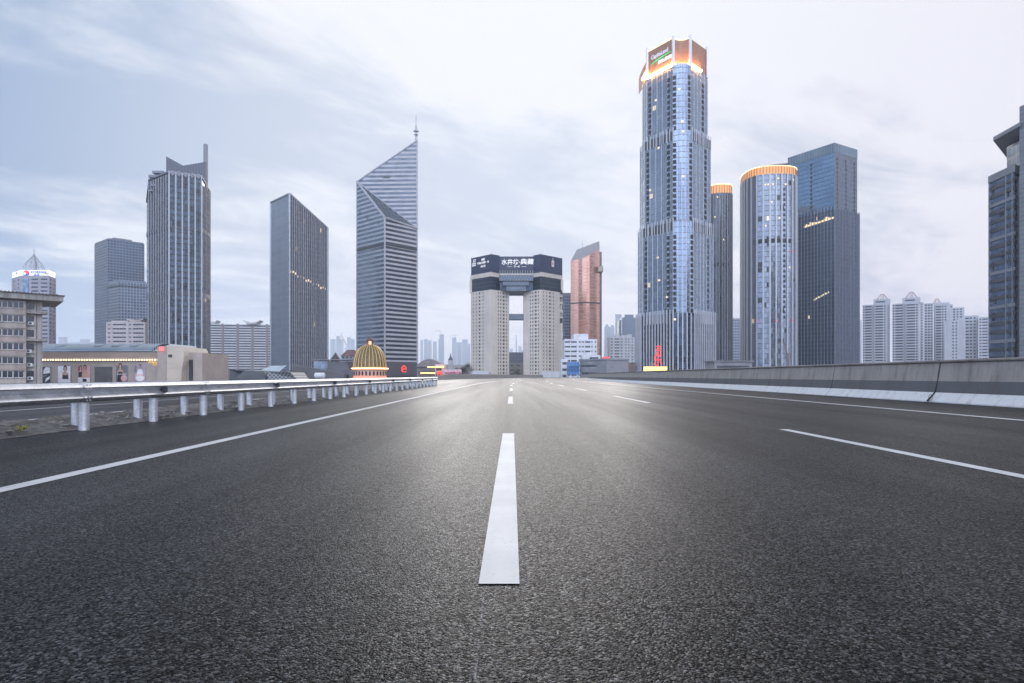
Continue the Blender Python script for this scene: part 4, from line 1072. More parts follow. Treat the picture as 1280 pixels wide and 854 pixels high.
for i in range(5):
    for q in range(int(D(sgn[i], sgn[i + 1]) / 1.5)):
        p = Vector(sgn[i]).lerp(Vector(sgn[i + 1]), q * 1.5 / D(sgn[i], sgn[i + 1])); d_ = (Vector(sgn[i + 1]) - Vector(sgn[i])).normalized(); ln_.obox(p + d_ * .3, d_, .06, .05, zs0 + 2.3, zs1 - .9)
ln_.build('panel_seam', plain('seam_blue', (.06, .075, .12), .5), ta)
colm = MB()
for i in range(14): x = wx(625, 505) + i * (wx(666, 505) - wx(625, 505)) / 13; colm.box(x - .25, x + .25, 505.2, 505.7, zs0 - .1, zs0 + 2.25)
for i in (0, 1, 4, 5): colm.box(sgn[i][0] - .2, sgn[i][0] + .2, sgn[i][1] + 1, sgn[i][1] + 1.4, zs0, zs1 + 1.6)
colm.build('sign_support', M['steel'], ta)
MB().box(sgn[0][0] + 2, sgn[5][0] - 2, 519, 538, zs0, zs1 - 3).build('penthouse', navy, ta)
lw = lamp('sign_lettering', (.88, .9, .97), .85)
text('水井坊', 5.0, lw, ta, (wx(637.5, 504.7), 504.8, wz(328, 504.7)), name='lettering', bold=.015, sx=.95); text('·', 5, lw, ta, (wx(649, 504.7), 504.8, wz(328, 504.7)), bold=.03); text('典藏', 5.0, lw, ta, (wx(659, 504.7), 504.8, wz(327.6, 504.7)), bold=.015, sx=1.15)
text('第一坊', 1.7, lw, ta, (wx(646, 504.7), 504.8, wz(333.5, 504.7)), bold=.03)
MB().box(wx(634, 504.7), wx(640, 504.7), 504.7, 504.9, wz(333.6, 504.7), wz(333.3, 504.7)).build('sign_rule_line', lw, ta); MB().box(wx(652, 504.7), wx(658, 504.7), 504.7, 504.9, wz(333.6, 504.7), wz(333.3, 504.7)).build('sign_rule_line', lw, ta)
ro = rot_of(sgn[0], sgn[1]); sq = lambda u, o=.2: (sgn[0][0] + (sgn[1][0] - sgn[0][0]) * u + math.sin(ro) * o, sgn[0][1] + (sgn[1][1] - sgn[0][1]) * u - math.cos(ro) * o)
text('品', 6.5, lw, ta, (*sq(.14), wz(328, 509)), ro, sx=.8, shear=.2); text('典藏', 2.1, lw, ta, (*sq(.6), wz(324.6, 506)), ro, bold=.01); text('中国白酒第一坊', 2.0, lw, ta, (*sq(.6), wz(328.5, 506)), ro, bold=.01, sx=1.05); text('水井坊', 2.1, lw, ta, (*sq(.6), wz(333, 506)), ro, bold=.01)
ro = rot_of(sgn[4], sgn[5]); q = Vector(sgn[4]).lerp(Vector(sgn[5]), .55) + Vector((math.sin(ro), -math.cos(ro))) * .25; d_ = (Vector(sgn[5]) - Vector(sgn[4])).normalized()
MB().obox(q, d_, 3.0, .1, wz(333.4, 508), wz(326, 508)).build('bottle_picture', whitep, ta); MB().obox(q, d_, 2.0, .16, wz(331.5, 508), wz(327.5, 508)).build('bottle_label', pinkp, ta); MB().obox(q, d_, .7, .12, wz(326, 508) + .003, wz(322.5, 508)).build('bottle_neck', whitep, ta)
ro = rot_of(RN[1], RN[2]); q = Vector(RN[1]).lerp(Vector(RN[2]), .955) + Vector((math.sin(ro), -math.cos(ro))) * .1
for ch, yy in zip('国贸门大厦', (366, 375, 384, 393, 401.5)): text(ch, 4.6, M['black'], ta, (q.x, q.y, wz(yy, 517)), ro, bold=.03, sx=.8)
MB().box(wx(588, 512), wx(612, 512), 492, 499, GZ, wz(464, 495)).build('entrance_hall', M['white'], ta); MB().box(wx(677, 495), wx(702, 495), 492, 499, GZ, wz(464.5, 495)).build('entrance_hall', M['white'], ta)

# ---- copper glass tower
cop = facade('copper_glass', 3.5, 1.5, .1, .12, (.60, .34, .26), (.52, .29, .22), (.45, .26, .2), (.52, .29, .22), .8, .16, tilt=.0015, spmetal=.75)
crf = plain('copper_roof', (.24, .23, .25), .6, .2, .1, .1); cgr = plain('copper_side', (.17, .16, .18), .6, .1, .1, .1)
arc = []
pa, pb_ = Vector(P(713.3, 632)), Vector(P(749.5, 630)); 
for j in range(9):
    u = j / 8; arc.append(tuple(pa.lerp(pb_, u) + Vector((0, -1)) * 8 * math.sin(math.pi * u)))
bk = [tuple(pb_ + Vector((4, 30))), tuple(pa + Vector((10, 34)))]
pol = arc + bk
def ctop(p): return wz(326.5, 632) + (p[0] - pa.x) * .45 + (p[1] - pa.y) * .42
t12 = building('copper_tower', 'copper mirrored tower with a slanted top and bowed front, right of the twin leg building', 'tower', pol)
tops = [ctop(p) for p in pol]
mb = MB(); mb.prism(pol, GZ, tops, 0, 1); mb.build('facade', [cop, crf], t12)
MB().prism(grown(pol, .2), wz(378.4, 618), wz(376.8, 618)).build('dark_band', M['darkmetal'], t12)
x0, x1 = wx(749.3, 618), wx(754.8, 618); MB().box(x0 + .1, x1, 632, 652, GZ, wz(315, 632)).build('service_core', cgr, t12)
MB().box(wx(750, 612), wx(756.3, 612), 624, 631, wz(337, 612), wz(330, 612)).build('balcony', plain('balcony_tan', (.42, .36, .30), .7), t12)
am = MB().tube((wx(728, 655), 655, ctop((wx(728, 655), 655)) - 2), (wx(728, 655), 655, wz(299, 655)), .3, .1); am.tube((wx(726.5, 655), 655, wz(306, 655)), (wx(729.5, 655), 655, wz(306, 655)), .15); am.build('mast', M['steel'], t12)
pol = slab(702.8, 680, 716, 680, 30); t = building('office_tower', 'dim blue grey tower half hidden between the twin leg building and the copper tower', 'tower', pol)
MB().prism(pol, GZ, wz(369, 680)).build('facade', facade('dim_tower', 3.4, 2.2, .4, .3, (.12, .16, .22), None, (.17, .20, .27), (.15, .18, .25), .5, .2), t); MB().prism(scaled(pol, .9), wz(369, 680), wz(366, 680)).build('roof_plant', M['roofgrey'], t)
# EOF1
# ---- tallest tower: four stepped tiers, lit bronze crown
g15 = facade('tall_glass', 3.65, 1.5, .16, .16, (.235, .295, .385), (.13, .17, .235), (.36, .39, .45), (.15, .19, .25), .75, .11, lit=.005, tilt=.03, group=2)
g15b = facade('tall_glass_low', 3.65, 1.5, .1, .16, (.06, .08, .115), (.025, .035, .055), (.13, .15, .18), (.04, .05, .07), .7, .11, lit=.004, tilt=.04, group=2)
fn15 = plain('tall_fin', (.55, .57, .62), .45, .25, .06, .2)
bron = plain('crown_bronze', (.34, .19, .12), .55, .1, .12, .4)
base15 = [P(803.3, 425), P(808.5, 415), P(841.5, 397), P(863, 397), P(884.3, 412)]
cx15, cy15 = (base15[0][0] + base15[4][0]) / 2, 424
def tier(kx):
    f = [(cx15 + (x - cx15) * kx, cy15 + (y - cy15) * kx) for x, y in base15]
    a, b = Vector(f[2]), Vector(f[3]); d = (b - a).normalized(); n = Vector((d.y, -d.x))
    bow = [tuple(a.lerp(b, u) + n * 2.2 * math.sin(math.pi * u)) for u in (.2, .4, .6, .8)]
    back = [(2 * cx15 - x, 2 * cy15 - y) for x, y in f[1:-1]]
    return [f[0], f[1], f[2]] + bow + [f[3], f[4]] + back
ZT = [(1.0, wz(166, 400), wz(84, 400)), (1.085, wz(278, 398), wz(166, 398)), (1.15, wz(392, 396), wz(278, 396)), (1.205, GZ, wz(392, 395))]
t15 = thing('skyscraper', 'tallest blue glass skyscraper in four stepped tiers with a lit bronze crown', 'skyscraper', (cx15, cy15, GZ))
for n_, (kx, z0, z1) in enumerate(ZT):
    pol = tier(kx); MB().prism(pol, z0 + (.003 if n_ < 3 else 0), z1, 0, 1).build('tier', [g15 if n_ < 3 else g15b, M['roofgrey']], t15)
    fm = MB()
    sp, w_, dp_ = ((4.5, .25, .16), (4.5, .32, .2), (4.3, .42, .28), (2.5, .66, .6))[n_]
    fins(fm, pol, (0, 1, 7), z0 + .01, z1 + (2.2 if n_ else 0), sp, w_, dp_)
    fins(fm, pol, (2, 3, 4, 5, 6), z0 + .01, z1 - (3 if n_ == 0 else 0), 4.4 if n_ < 3 else 2.2, w_ * .8, dp_ * .8)
    if n_ > 1: fins(fm, pol, (8,), z0 + .01, z1, sp, w_, dp_)
    fm.build('mullion', fn15, t15)
    if n_:
        for a, b, d, l in edges(pol, (1, 7)): MB().obox(a.lerp(b, .5), d, l - 1, .12, z1 - 6, z1 - .3).build('louver_band', M['darkmetal'], t15)
    zz0, k_ = max(z0, wz(440, 400)), 0
    for e_ in ((1, 7) if n_ else ()): fins(MB(), pol, (e_,), z1 - 6.2, z1 + 2.2, 2.6, .5, .4).build('louver_mullion', fn15, t15)
    if n_ == 0: vm = []
    while zz0 + k_ * 3.65 < z1 - 8:
        z = zz0 + k_ * 3.65 + .4; k_ += 1
        for e, u in ((1, .12), (1, .84), (2, .3), (6, .55), (7, .72)):
            if n_ == 3 and e != 1: continue
            a, b = Vector(pol[e]), Vector(pol[(e + 1) % len(pol)]); d = (b - a).normalized(); vm.append(MB().obox(a.lerp(b, u), d, 2.0, .32, z, z + 2.3))
pieces(t15, 'vent', M['black'], vm)
# crown: panels, pylons, light strips at their foot
def at15(p, kx=1.0): return (cx15 + (p[0] - cx15) * kx, cy15 + (p[1] - cy15) * kx)
f5 = [at15(p, .985) for p in base15]; zc0 = ZT[0][2] + .003
lamp15 = lamp('crown_lamp', (1., .43, .13), 230)
a, b = Vector(f5[2]), Vector(f5[3]); d = (b - a).normalized(); n = Vector((d.y, -d.x))
concave = [tuple(a.lerp(b, u) - n * 3.0 * math.sin(math.pi * u)) for u in (.2, .4, .6, .8)]
cr = [f5[1], f5[2]] + concave + [f5[3], f5[4]]; ztc = wz(47.5, 397)
backc = [(2 * cx15 - x, 2 * cy15 - y) for x, y in (f5[1], f5[2], f5[3])]
cpoly = cr + backc
mb = MB().prism(cpoly, zc0, ztc); mb.build('crown', bron, t15)
mb = MB(); fins(mb, cpoly, (0, 6), zc0 + .5, ztc - .4, 2.2, .16, .22); fins(mb, cpoly, (1, 2, 3, 4, 5), zc0 + .5, ztc - .4, 1.7, .12, .15); mb.build('crown_mullion', bron, t15)
strips = MB()
for i_, (a_, b_, d_, l_) in enumerate(edges(cpoly, (0, 1, 2, 3, 4, 5, 6))):
    strips.obox(a_.lerp(b_, .3 if i_ == 6 else .5), d_, l_ * .58 if i_ == 6 else l_ - .6, .35, zc0 + .1, zc0 + .45, 0, out=.9)
strips.build('light_strip', lamp15, t15)
rim = MB()
for a_, b_, d_, l_ in edges(cpoly, (0, 1, 2, 3, 4, 5)): rim.obox(a_.lerp(b_, .5), d_, l_ - .2, .12, ztc + .003, ztc + .42)
rim.build('rim_light', lamp('rim_lamp', (1., .62, .32), 2.2), t15)
sh = [at15(base15[0], .99), at15(base15[1], .992)]
MB().prism([sh[0], sh[1], (sh[1][0], sh[1][1] + 14), (sh[0][0], sh[0][1] + 14)], zc0, wz(71, 410)).build('crown_shoulder', bron, t15)
a_, b_ = Vector(sh[0]), Vector(sh[1]); d_ = (b_ - a_).normalized(); MB().obox(a_.lerp(b_, .5), d_, (b_ - a_).length - .5, .35, wz(91.5, 415), wz(90, 415), 0, out=.5).build('light_strip', lamp15, t15)
for p, h, wd in ((f5[1], 60.5, 1.1), (f5[2], 45.8, 1.5), (f5[3], 44.5, 1.5), (f5[4], 58.5, 1.1)):
    z = wz(h, p[1]); MB().box(p[0] - wd / 2, p[0] + wd / 2, p[1] - 1.2, p[1] + 1.2, zc0 - 1.5, max(z, ztc + .6)).build('pylon', fn15, t15)
a_, b_ = Vector(f5[1]), Vector(f5[2]); ro = rot_of(a_, b_); nn = Vector((math.sin(ro), -math.cos(ro)))
pp = lambda u, v, o=.45: (*(a_.lerp(b_, u) + nn * o), zc0 + (ztc - zc0) * v)
text('CapitaLand', 3.9, lamp('sign_blue_white', (.72, .75, 1.), .8), t15, pp(.50, .68), ro, bold=.02, sx=.82); text('凯德集团', 2.6, M['letterwhite'], t15, pp(.70, .36), ro, bold=.02, sx=1.1)
mb = MB(); sw = [(.16, .40), (.35, .455), (.6, .50), (.93, .53), (.93, .555), (.6, .545), (.35, .505), (.2, .445)]
mb.face([pp(u, v) for u, v in sw]); mb.build('green_swoosh', lamp('green_sign', (.05, .85, .22), 1.), t15)
am = MB()
for px in (845, 848.5, 852): am.tube((wx(px, 405), 405, ztc - 1), (wx(px, 405), 405, ztc + 2.6), .12)
am.build('aerial', M['steel'], t15)
lw_ = lamp('office_light', (1., .78, .5), 1.1)
pol = tier(1.0); p2, p3, p4 = tier(1.085), tier(1.15), tier(1.205)
for poly_, e, u, py in ((pol, 3, .5, 117), (pol, 1, .35, 119), (pol, 4, .4, 157), (p2, 4, .4, 171), (p2, 1, .5, 183), (p2, 4, .4, 226), (p2, 1, .2, 233), (p3, 1, .5, 322), (p3, 1, .55, 351), (p3, 1, .8, 373), (p4, 2, .3, 402), (p4, 1, .6, 403), (p4, 0, .6, 442)):
    a_, b_ = Vector(poly_[e]), Vector(poly_[e + 1]); d_ = (b_ - a_).normalized(); z = wz(py, 400); MB().obox(a_.lerp(b_, u), d_, 1.5, .08, z, z + 1.2).build('lit_or_reflecting_pane', lw_, t15)
# neon at its foot
ns = thing('neon_sign', 'yellow lit box under a tall red neon character, at the foot of the tallest skyscraper', 'sign', (wx(819, 378), 378, GZ))
MB().box(wx(804.8, 378), wx(833.6, 378), 377.6, 378.6, wz(467, 378), wz(458.5, 378)).build('light_box', M['yellow'], ns)
text('奇', 8, M['red'], ns, (wx(823, 378), 377.8, wz(440, 378)), sx=.5); text('乐', 8, M['red'], ns, (wx(822, 378), 377.8, wz(451.5, 378)), sx=.75)
fr = MB()
for px in (808, 814, 820, 826, 831): fr.box(wx(px, 378) - .12, wx(px, 378) + .12, 378.1, 378.4, GZ, wz(436 if 818 < px < 828 else 452, 378))
fr.build('support_frame', M['steel'], ns)

# ---- round towers with lantern crowns
g17 = facade('round_glass', 3.6, 1.45, .2, .15, (.22, .255, .31), (.11, .135, .17), (.25, .26, .29), (.11, .13, .16), .75, .12, lit=.004, tilt=.03, group=2, dark=.04)
g16 = facade('slim_round_glass', 3.6, 1.45, .2, .15, (.10, .115, .14), (.04, .05, .065), (.13, .14, .16), (.05, .06, .075), .7, .12, tilt=.02)
fn16 = plain('slim_round_fin', (.2, .205, .22), .5, .3)
fn17 = plain('round_fin', (.48, .49, .52), .45, .3, .06, .2)
lan = lamp('crown_lantern', (1., .46, .17), .72); lan2 = lamp('crown_lantern_bright', (1., .6, .28), 1.6)
bron2 = plain('lantern_bronze', (.50, .27, .15), .5, .2, .1, .3); lamp17 = lamp('lantern_lamp_strip', (1., .66, .33), 2.4)
def round_tower(label, pl, pr, Y, ptop, pbot, flat, seed, lights):
    x0, x1 = wx(pl, Y), wx(pr, Y); r = (x1 - x0) / 2; r *= .93; cy_ = Y + r; cx_ = wx((pl + pr) / 2, cy_)
    pol = []
    for j in range(28):
        a_ = -math.pi / 2 - math.pi / 28 + j * 2 * math.pi / 28; e = 2.6
        c_, s_ = math.cos(a_), math.sin(a_); q = (abs(c_) ** e + abs(s_) ** e) ** (-1 / e); pol.append((cx_ + r * q * c_, cy_ + r * q * s_))
    t = thing('round_tower', label, 'tower', (cx_, cy_, GZ))
    z1, z0 = wz(ptop, Y), wz(pbot, Y)
    MB().prism(pol, GZ, z0, 0).build('facade', g17 if seed == 2 else g16, t)
    fm = MB(); fins(fm, pol, None, GZ, z0 + .2, 50, .8, .8); fm.build('pale_mullion', fn17 if seed == 2 else fn16, t)
    fm = MB(); fins(fm, pol, [i for i in range(28) if i in (19, 20, 21, 22, 23, 24)], GZ, z0 + .2, 1.45, .35, .55); fm.build('dark_mullion', fin6d, t)
    MB().prism(scaled(pol, .99), z0 + .003, z1).build('crown', lan, t)
    fm = MB(); fins(fm, pol, None, z0 + .01, z1 - .15, 2.4, .3, .3); fm.build('crown_mullion', plain('crown_fin', (.3, .17, .1), .5), t)
    for za in (z1 - .1,):
        rl_ = MB()
        for a, b, d, l in edges(pol): rl_.obox(a.lerp(b, .5), d, l * .98, .3, za, za + .42, 0, out=.3)
        rl_.build('light_strip', lamp17, t)
    vm = []
    for f in ((.60,) if seed == 1 else (.66,)):
        z = z0 * f
        for i in (24, 25, 26, 27, 0, 1, 2):
            a, b = Vector(pol[i]), Vector(pol[(i + 1) % 28]); vm.append(MB().obox(a.lerp(b, .5), (b - a).normalized(), (b - a).length * .6, .2, z, z + 3))
    z = z0 - 12; i = 1
    while z > 40:
        a, b = Vector(pol[1]), Vector(pol[2]); vm.append(MB().obox(a.lerp(b, .5), (b - a).normalized(), 1.3, .15, z, z + 2)); z -= 3.6
    pieces(t, 'vent', M['black'], vm)
    rr = random.Random(seed)
    for q in range(lights):
        i = rr.choice([25, 26, 27, 0, 1, 2, 3]); a, b = Vector(pol[i]), Vector(pol[(i + 1) % 28]); z = rr.choice([z0 - 4, z0 - 8, z0 * rr.uniform(.3, .9), z0 * rr.uniform(.6, .9)])
        MB().obox(a.lerp(b, rr.uniform(.25, .75)), (b - a).normalized(), 1.05, .08, z, z + 1.1).build('lit_or_reflecting_pane', lw_, t)
    if seed == 2:
        for i, f in ((25, .28), (0, .275), (3, .28), (3, .62)):
            a = Vector(pol[i]); MB().lathe((a.x, a.y - 1), [(0, z0 * f - .5), (.55, z0 * f), (0, z0 * f + .5)], 8).build('beacon', M['red'], t)
    MB().prism(scaled(pol, .93), z1 + .61, z1 + .8).build('roof', M['roofgrey'], t)
    return t, pol, z1
round_tower('slim round ended tower with a lit orange crown, squeezed between the two tallest neighbours', 884, 914.5, 530, 230.5, 241, 0, 1, 3)
t17, pol17, z17 = round_tower('broad round ended glass tower with a glowing orange lantern crown and pale fins', 926.3, 994, 430, 207.5, 217, 0, 2, 10)
mb = MB(); q = scaled(pol17, .5); mb.box(wx(955, 450), wx(986, 450), 450, 462, z17 - 3, [wz(207, 450), wz(203.8, 450), wz(203.8, 450), wz(207, 450)]); mb.build('roof_plant', M['darkmetal'], t17)

# ---- tall rectangular blue tower
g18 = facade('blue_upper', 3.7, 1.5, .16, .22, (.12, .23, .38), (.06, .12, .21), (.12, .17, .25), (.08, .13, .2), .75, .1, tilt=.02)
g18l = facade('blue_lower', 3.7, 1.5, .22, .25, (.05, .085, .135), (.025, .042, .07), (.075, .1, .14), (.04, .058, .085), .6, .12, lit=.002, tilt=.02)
g18r = facade('grey_side', 3.7, 1.3, .45, .15, (.075, .095, .13), (.045, .06, .085), (.15, .17, .21), (.095, .11, .14), .5, .25, tilt=.02)
pol = vis((985, 556), (1043, 520), (1071.5, 536)); zt, zm = wz(178.5, 520), wz(262, 520)
t18 = building('rectangular_tower', 'tall square edged blue glass tower with a setback and a row of lit windows', 'tower', pol)
zcap = wz(190.5, 520)
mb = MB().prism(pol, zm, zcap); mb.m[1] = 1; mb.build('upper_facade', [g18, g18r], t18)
MB().prism(grown(pol, .15), zcap + .003, zt).build('crown', facade('blue_crown', 11, 1.5, .2, .04, (.14, .20, .26), None, (.20, .24, .29), (.1, .13, .16), .6, .2), t18)
lowp = grown(pol, 1.1)
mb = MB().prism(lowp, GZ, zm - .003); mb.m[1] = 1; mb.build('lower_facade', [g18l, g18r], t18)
fm = MB(); fins(fm, lowp, (0,), GZ, zm + 3.2, 3.0, .5, .6); fm.build('mullion', plain('blue_fin', (.20, .23, .28), .5, .3), t18)
fm = MB(); fins(fm, lowp, (1,), GZ, zm + 1.5, 1.9, .4, .5); fm.build('side_mullion', plain('side_fin', (.19, .21, .26), .5, .3), t18)
vm = []
for e, us in ((0, (.52,)), (1, (.13, .5, .87))):
    a, b = Vector(pol[e]), Vector(pol[e + 1]); z = wz(455, 520)
    while z < zcap - 4:
        if z > zm + 1 or (e == 1 and z > wz(345, 520)):
            for u in us: vm.append(MB().obox(a.lerp(b, u), (b - a).normalized(), 1.6, .16 if z > zm else 1.3, z, z + 2.2))
        z += 3.7
pieces(t18, 'vent', M['black'], vm)
a, b = Vector(lowp[0]), Vector(lowp[1]); d = (b - a).normalized(); l = (b - a).length; rr = random.Random(4)
for i in range(15):
    u = .40 + i * .04; py = 278 - 6.5 * (u - .4) ; z = wz(py + 3, 530)
    MB().obox(a.lerp(b, u), d, 1.5, .2, z, z + rr.choice([1.6, 2.4, 3.4])).build('lit_or_reflecting_pane', lt, t18)
for i in range(7): u = .6 + i * .045; z = wz(375 - 4 * i * .3, 530); MB().obox(a.lerp(b, u), d, 1.6, .2, z, z + 1.3).build('lit_or_reflecting_pane', lamp('greenish_light', (.85, .8, .45), .9) if i == 0 else bpy.data.materials['greenish_light'], t18)

# ---- white apartment towers right of the blue tower
apw = plain('apartment_white', (.47, .475, .51), .8, 0, .08, .08, streak=.1); apg = plain('apartment_shade_grey', (.27, .275, .30), .8, 0, .1, .1); pipe_m = plain('roof_pipe', (.36, .28, .29), .6)
AYR = 650.
def aptower(label, pl, pr, ptop, cols, Y=AYR, dep=16, pent=None, spire=None, pitch=2.85, lo=1.05, hi=2.55, side=None, piers=(), limit=100, slant=0):
    th = lambda p: math.cos(math.atan((p - HX) / F)); Yr = Y * th(pr) / th(pl)
    pol = slab(pl, Y, pr, Yr, dep); t = building('apartment_tower', label, 'apartment building', pol, group='white apartment towers behind the parapet'); z = wz(ptop, Y)
    Wt = Walls(t, .6); a, b = Vector(pol[0]), Vector(pol[1]); L_ = (b - a).length; d = (b - a) / L_; n = Vector((d.y, -d.x)); u_of = lambda p: (p - pl) / (pr - pl) * L_
    Wt.wall(a, b, GZ, z, [(u_of(c0), u_of(c1)) for c0, c1 in cols], rows_of(GZ, z - 1., pitch, lo, hi), 0, M['win'], None, 2)
    for i in (1, 2, 3): Wt.wall(pol[i], pol[(i + 1) % 4], GZ, z, [], [])
    Wt.mb.face([(*p, z) for p in pol]); Wt.done([apw], limit=limit)
    blk = lambda mb, p0, p1, back, dp, za, zb: mb.obox(a + d * ((u_of(p0) + u_of(p1)) / 2) - n * (back + dp), d, u_of(p1) - u_of(p0), dp, za, zb)
    for p0, p1 in piers: blk(MB(), p0, p1, -.45, .447, GZ, z - 1).build('recess_panel', apg, t)
    if pent:
        p0, p1, pt = pent; zp = wz(pt, Y); blk(MB(), p0, p1, .6, dep - 2, z + .003, zp).build('penthouse', apw, t)
        blk(MB(), p0 + (p1 - p0) * .15, p1 - (p1 - p0) * .3, .54, .057, zp - 3.4, zp - 2).build('penthouse_window', M['win'], t)
        if spire:
            s0, s1, st = spire; mb = MB(); zt_ = wz(st, Y); P3 = lambda u, bk, zz: (*(a + d * u - n * bk), zz); ul, ur = u_of(s0), u_of(s1); um = (ul + ur) / 2
            for yy in (3, dep - 3):
                mb.tube(P3(ul, yy, zp), P3(um - 1.2, dep / 2, zt_), .28, n=5); mb.tube(P3(ur, yy, zp), P3(um + 1.2, dep / 2, zt_), .28, n=5)
                for q in (-1.4, 0, 1.4): mb.tube(P3(um + q, yy, zp), P3(um + q * .8, dep / 2, zt_ - .4), .3, n=5)
            mb.tube(P3(um - 1.8, dep / 2, zt_), P3(um + 1.8, dep / 2, zt_), .3, n=5); mb.build('roof_frame', pipe_m, t)
    return t
aptower('white apartment tower with a low pipe pyramid on its roof, nearest the blue rectangular tower', 1078.2, 1112.5, 381.5, [(1079, 1080.4), (1081.2, 1090), (1094, 1104), (1105.2, 1107)], pent=(1092, 1113, 375.3), spire=(1096, 1110, 368.4), piers=((1090.6, 1093.4), (1109.5, 1112.4)))
aptower('white apartment tower with the highest pipe pyramid, second from the blue rectangular tower', 1115.4, 1149, 380, [(1116, 1118), (1119.2, 1129), (1133, 1144), (1145, 1147)], Y=645, pent=(1128, 1150.5, 373.4), spire=(1132, 1147, 365.7), piers=((1129.5, 1132.5),))
aptower('slender creamy apartment wing joined to the tower with the highest pipe pyramid', 1149.3, 1154.6, 378, [(1151.5, 1153)], Y=640, dep=14)
aptower('narrow balcony tower between the creamy wing and the crowned round corner tower', 1155, 1166.5, 379.5, [(1156.2, 1158.8), (1160, 1162.6), (1163.6, 1165.6)], Y=648, dep=18)
aptower('white tower with two crowded pipe frames on its roof, behind the blank grey wall', 1167.2, 1188, 381.5, [(1170, 1176.5), (1177.5, 1179.5), (1181, 1183)], Y=655, pent=(1167.5, 1187, 379), spire=(1166.5, 1176, 373), piers=((1167.3, 1169.4),))
aptower('set back white tower with a stepped roof behind the blank grey wall', 1187, 1205.5, 385, [(1191.5, 1194), (1196, 1198), (1200, 1202.5)], Y=690, pent=(1187.2, 1191, 380.5))
aptower('blank pale grey apartment wall with two thin columns of windows', 1180.5, 1207, 401, [(1190.5, 1192.4), (1194.6, 1196.4)], Y=600, dep=14, pitch=3.1, hi=2.4, pent=(1197, 1207, 399.5))
aptower('cream apartment tower with square windows, between the blank wall and the balcony block', 1205.8, 1223, 395, [(1206.5, 1211), (1212.2, 1215), (1217, 1219.6)], Y=625, dep=14, pitch=3.3, hi=2.4)
aptower('low apartment block with wide dark balconies touching the dark banded office', 1223.5, 1238.5, 396.5, [(1224.2, 1226.4), (1227.6, 1234.6), (1235.6, 1237)], Y=610, dep=14, pitch=3.0, hi=2.2)

# ---- dark banded office at the picture edge
od = plain('office_dark_band', (.055, .055, .065), .5, .1, .1, .2); os_ = plain('office_stone', (.21, .22, .24), .75, 0, .12, .15); og = facade('office_glass', 3.78, 1.5, .1, .02, (.16, .23, .33), (.08, .11, .17), (.13, .14, .16), (.1, .1, .12), .65, .12, dark=.08, tilt=.03, lit=.003)
L20, R20 = P(1237.3, 274), P(1268, 259); pol = [L20, R20, (R20[0] + 30, R20[1] + 22), (L20[0] + 30, L20[1] + 26)]
t20 = building('office_block', 'dark horizontally banded office with stone ledges and an overhanging roof slab at the picture edge', 'office building', pol)
z20 = wz(213, 266); zr = wz(222, 266)
MB().prism(pol, GZ, zr).build('glazing', og, t20)
d = (Vector(R20) - Vector(L20)).normalized(); nb = int((zr - GZ) / 3.78)
for i in range(nb + 1):
    z = zr - 3.78 * (i + 1)
    if i % 4 == 2: MB().prism(grown(pol, .55), z - .1, z + 1.3, 0, 0, True).build('stone_ledge', os_, t20)
    else: MB().prism(grown(pol, .4), z, z + 1.55, 0, 0, True).build('dark_band', od, t20)
MB().prism(grown(pol, .6), zr + .003, z20, 0, 0, True).build('cornice', os_, t20)
fm = MB()
for u in (.02, .72, .98): q = Vector(L20).lerp(Vector(R20), u); fm.obox(q, d, .28, .75, GZ, zr)
fm.build('column_fin', M['steel'], t20)
# recessed pier, stone stair tower, penthouse with the roof slab
p1, p2 = P(1267.5, 262), P(1275.5, 258); MB().prism([p1, p2, (p2[0] + 24, p2[1] + 20), (p1[0] + 24, p1[1] + 20)], GZ, zr - 2).build('recessed_wall', os_, t20)
s1, s2 = P(1274.3, 252), P(1330, 235); st_ = MB().prism([s1, s2, (s2[0] + 26, s2[1] + 22), (s1[0] + 26, s1[1] + 22)], GZ, wz(133.5, 252)); st_.build('stone_tower', os_, t20)
gm_ = MB()
for i in range(60):
    z = wz(450, 252) + i * 1.9
    if z < wz(135, 252): gm_.prism(grown([s1, s2, (s2[0] + 26, s2[1] + 22), (s1[0] + 26, s1[1] + 22)], .03), z, z + .12, 0, 0, True)
gm_.build('stone_joint', od, t20)
h1, h2 = P(1258.5, 268), P(1274.5, 259); MB().prism([h1, h2, (h2[0] + 18, h2[1] + 14), (h1[0] + 18, h1[1] + 14)], z20 + .003, wz(180, 264)).build('penthouse', facade('penthouse_glass', 4.6, 3.5, .2, .22, (.12, .17, .23), None, (.2, .21, .23), (.12, .13, .15), .6, .12), t20)
r1, r2 = P(1241.5, 266), P(1275.5, 250); MB().prism([r1, r2, (r2[0] + 26, r2[1] + 22), (r1[0] + 30, r1[1] + 26)], [wz(176, 266), wz(176, 266), wz(182, 266), wz(182, 266)], [wz(171.5, 266)] * 4, 0, 0, True).build('roof_slab', os_, t20)

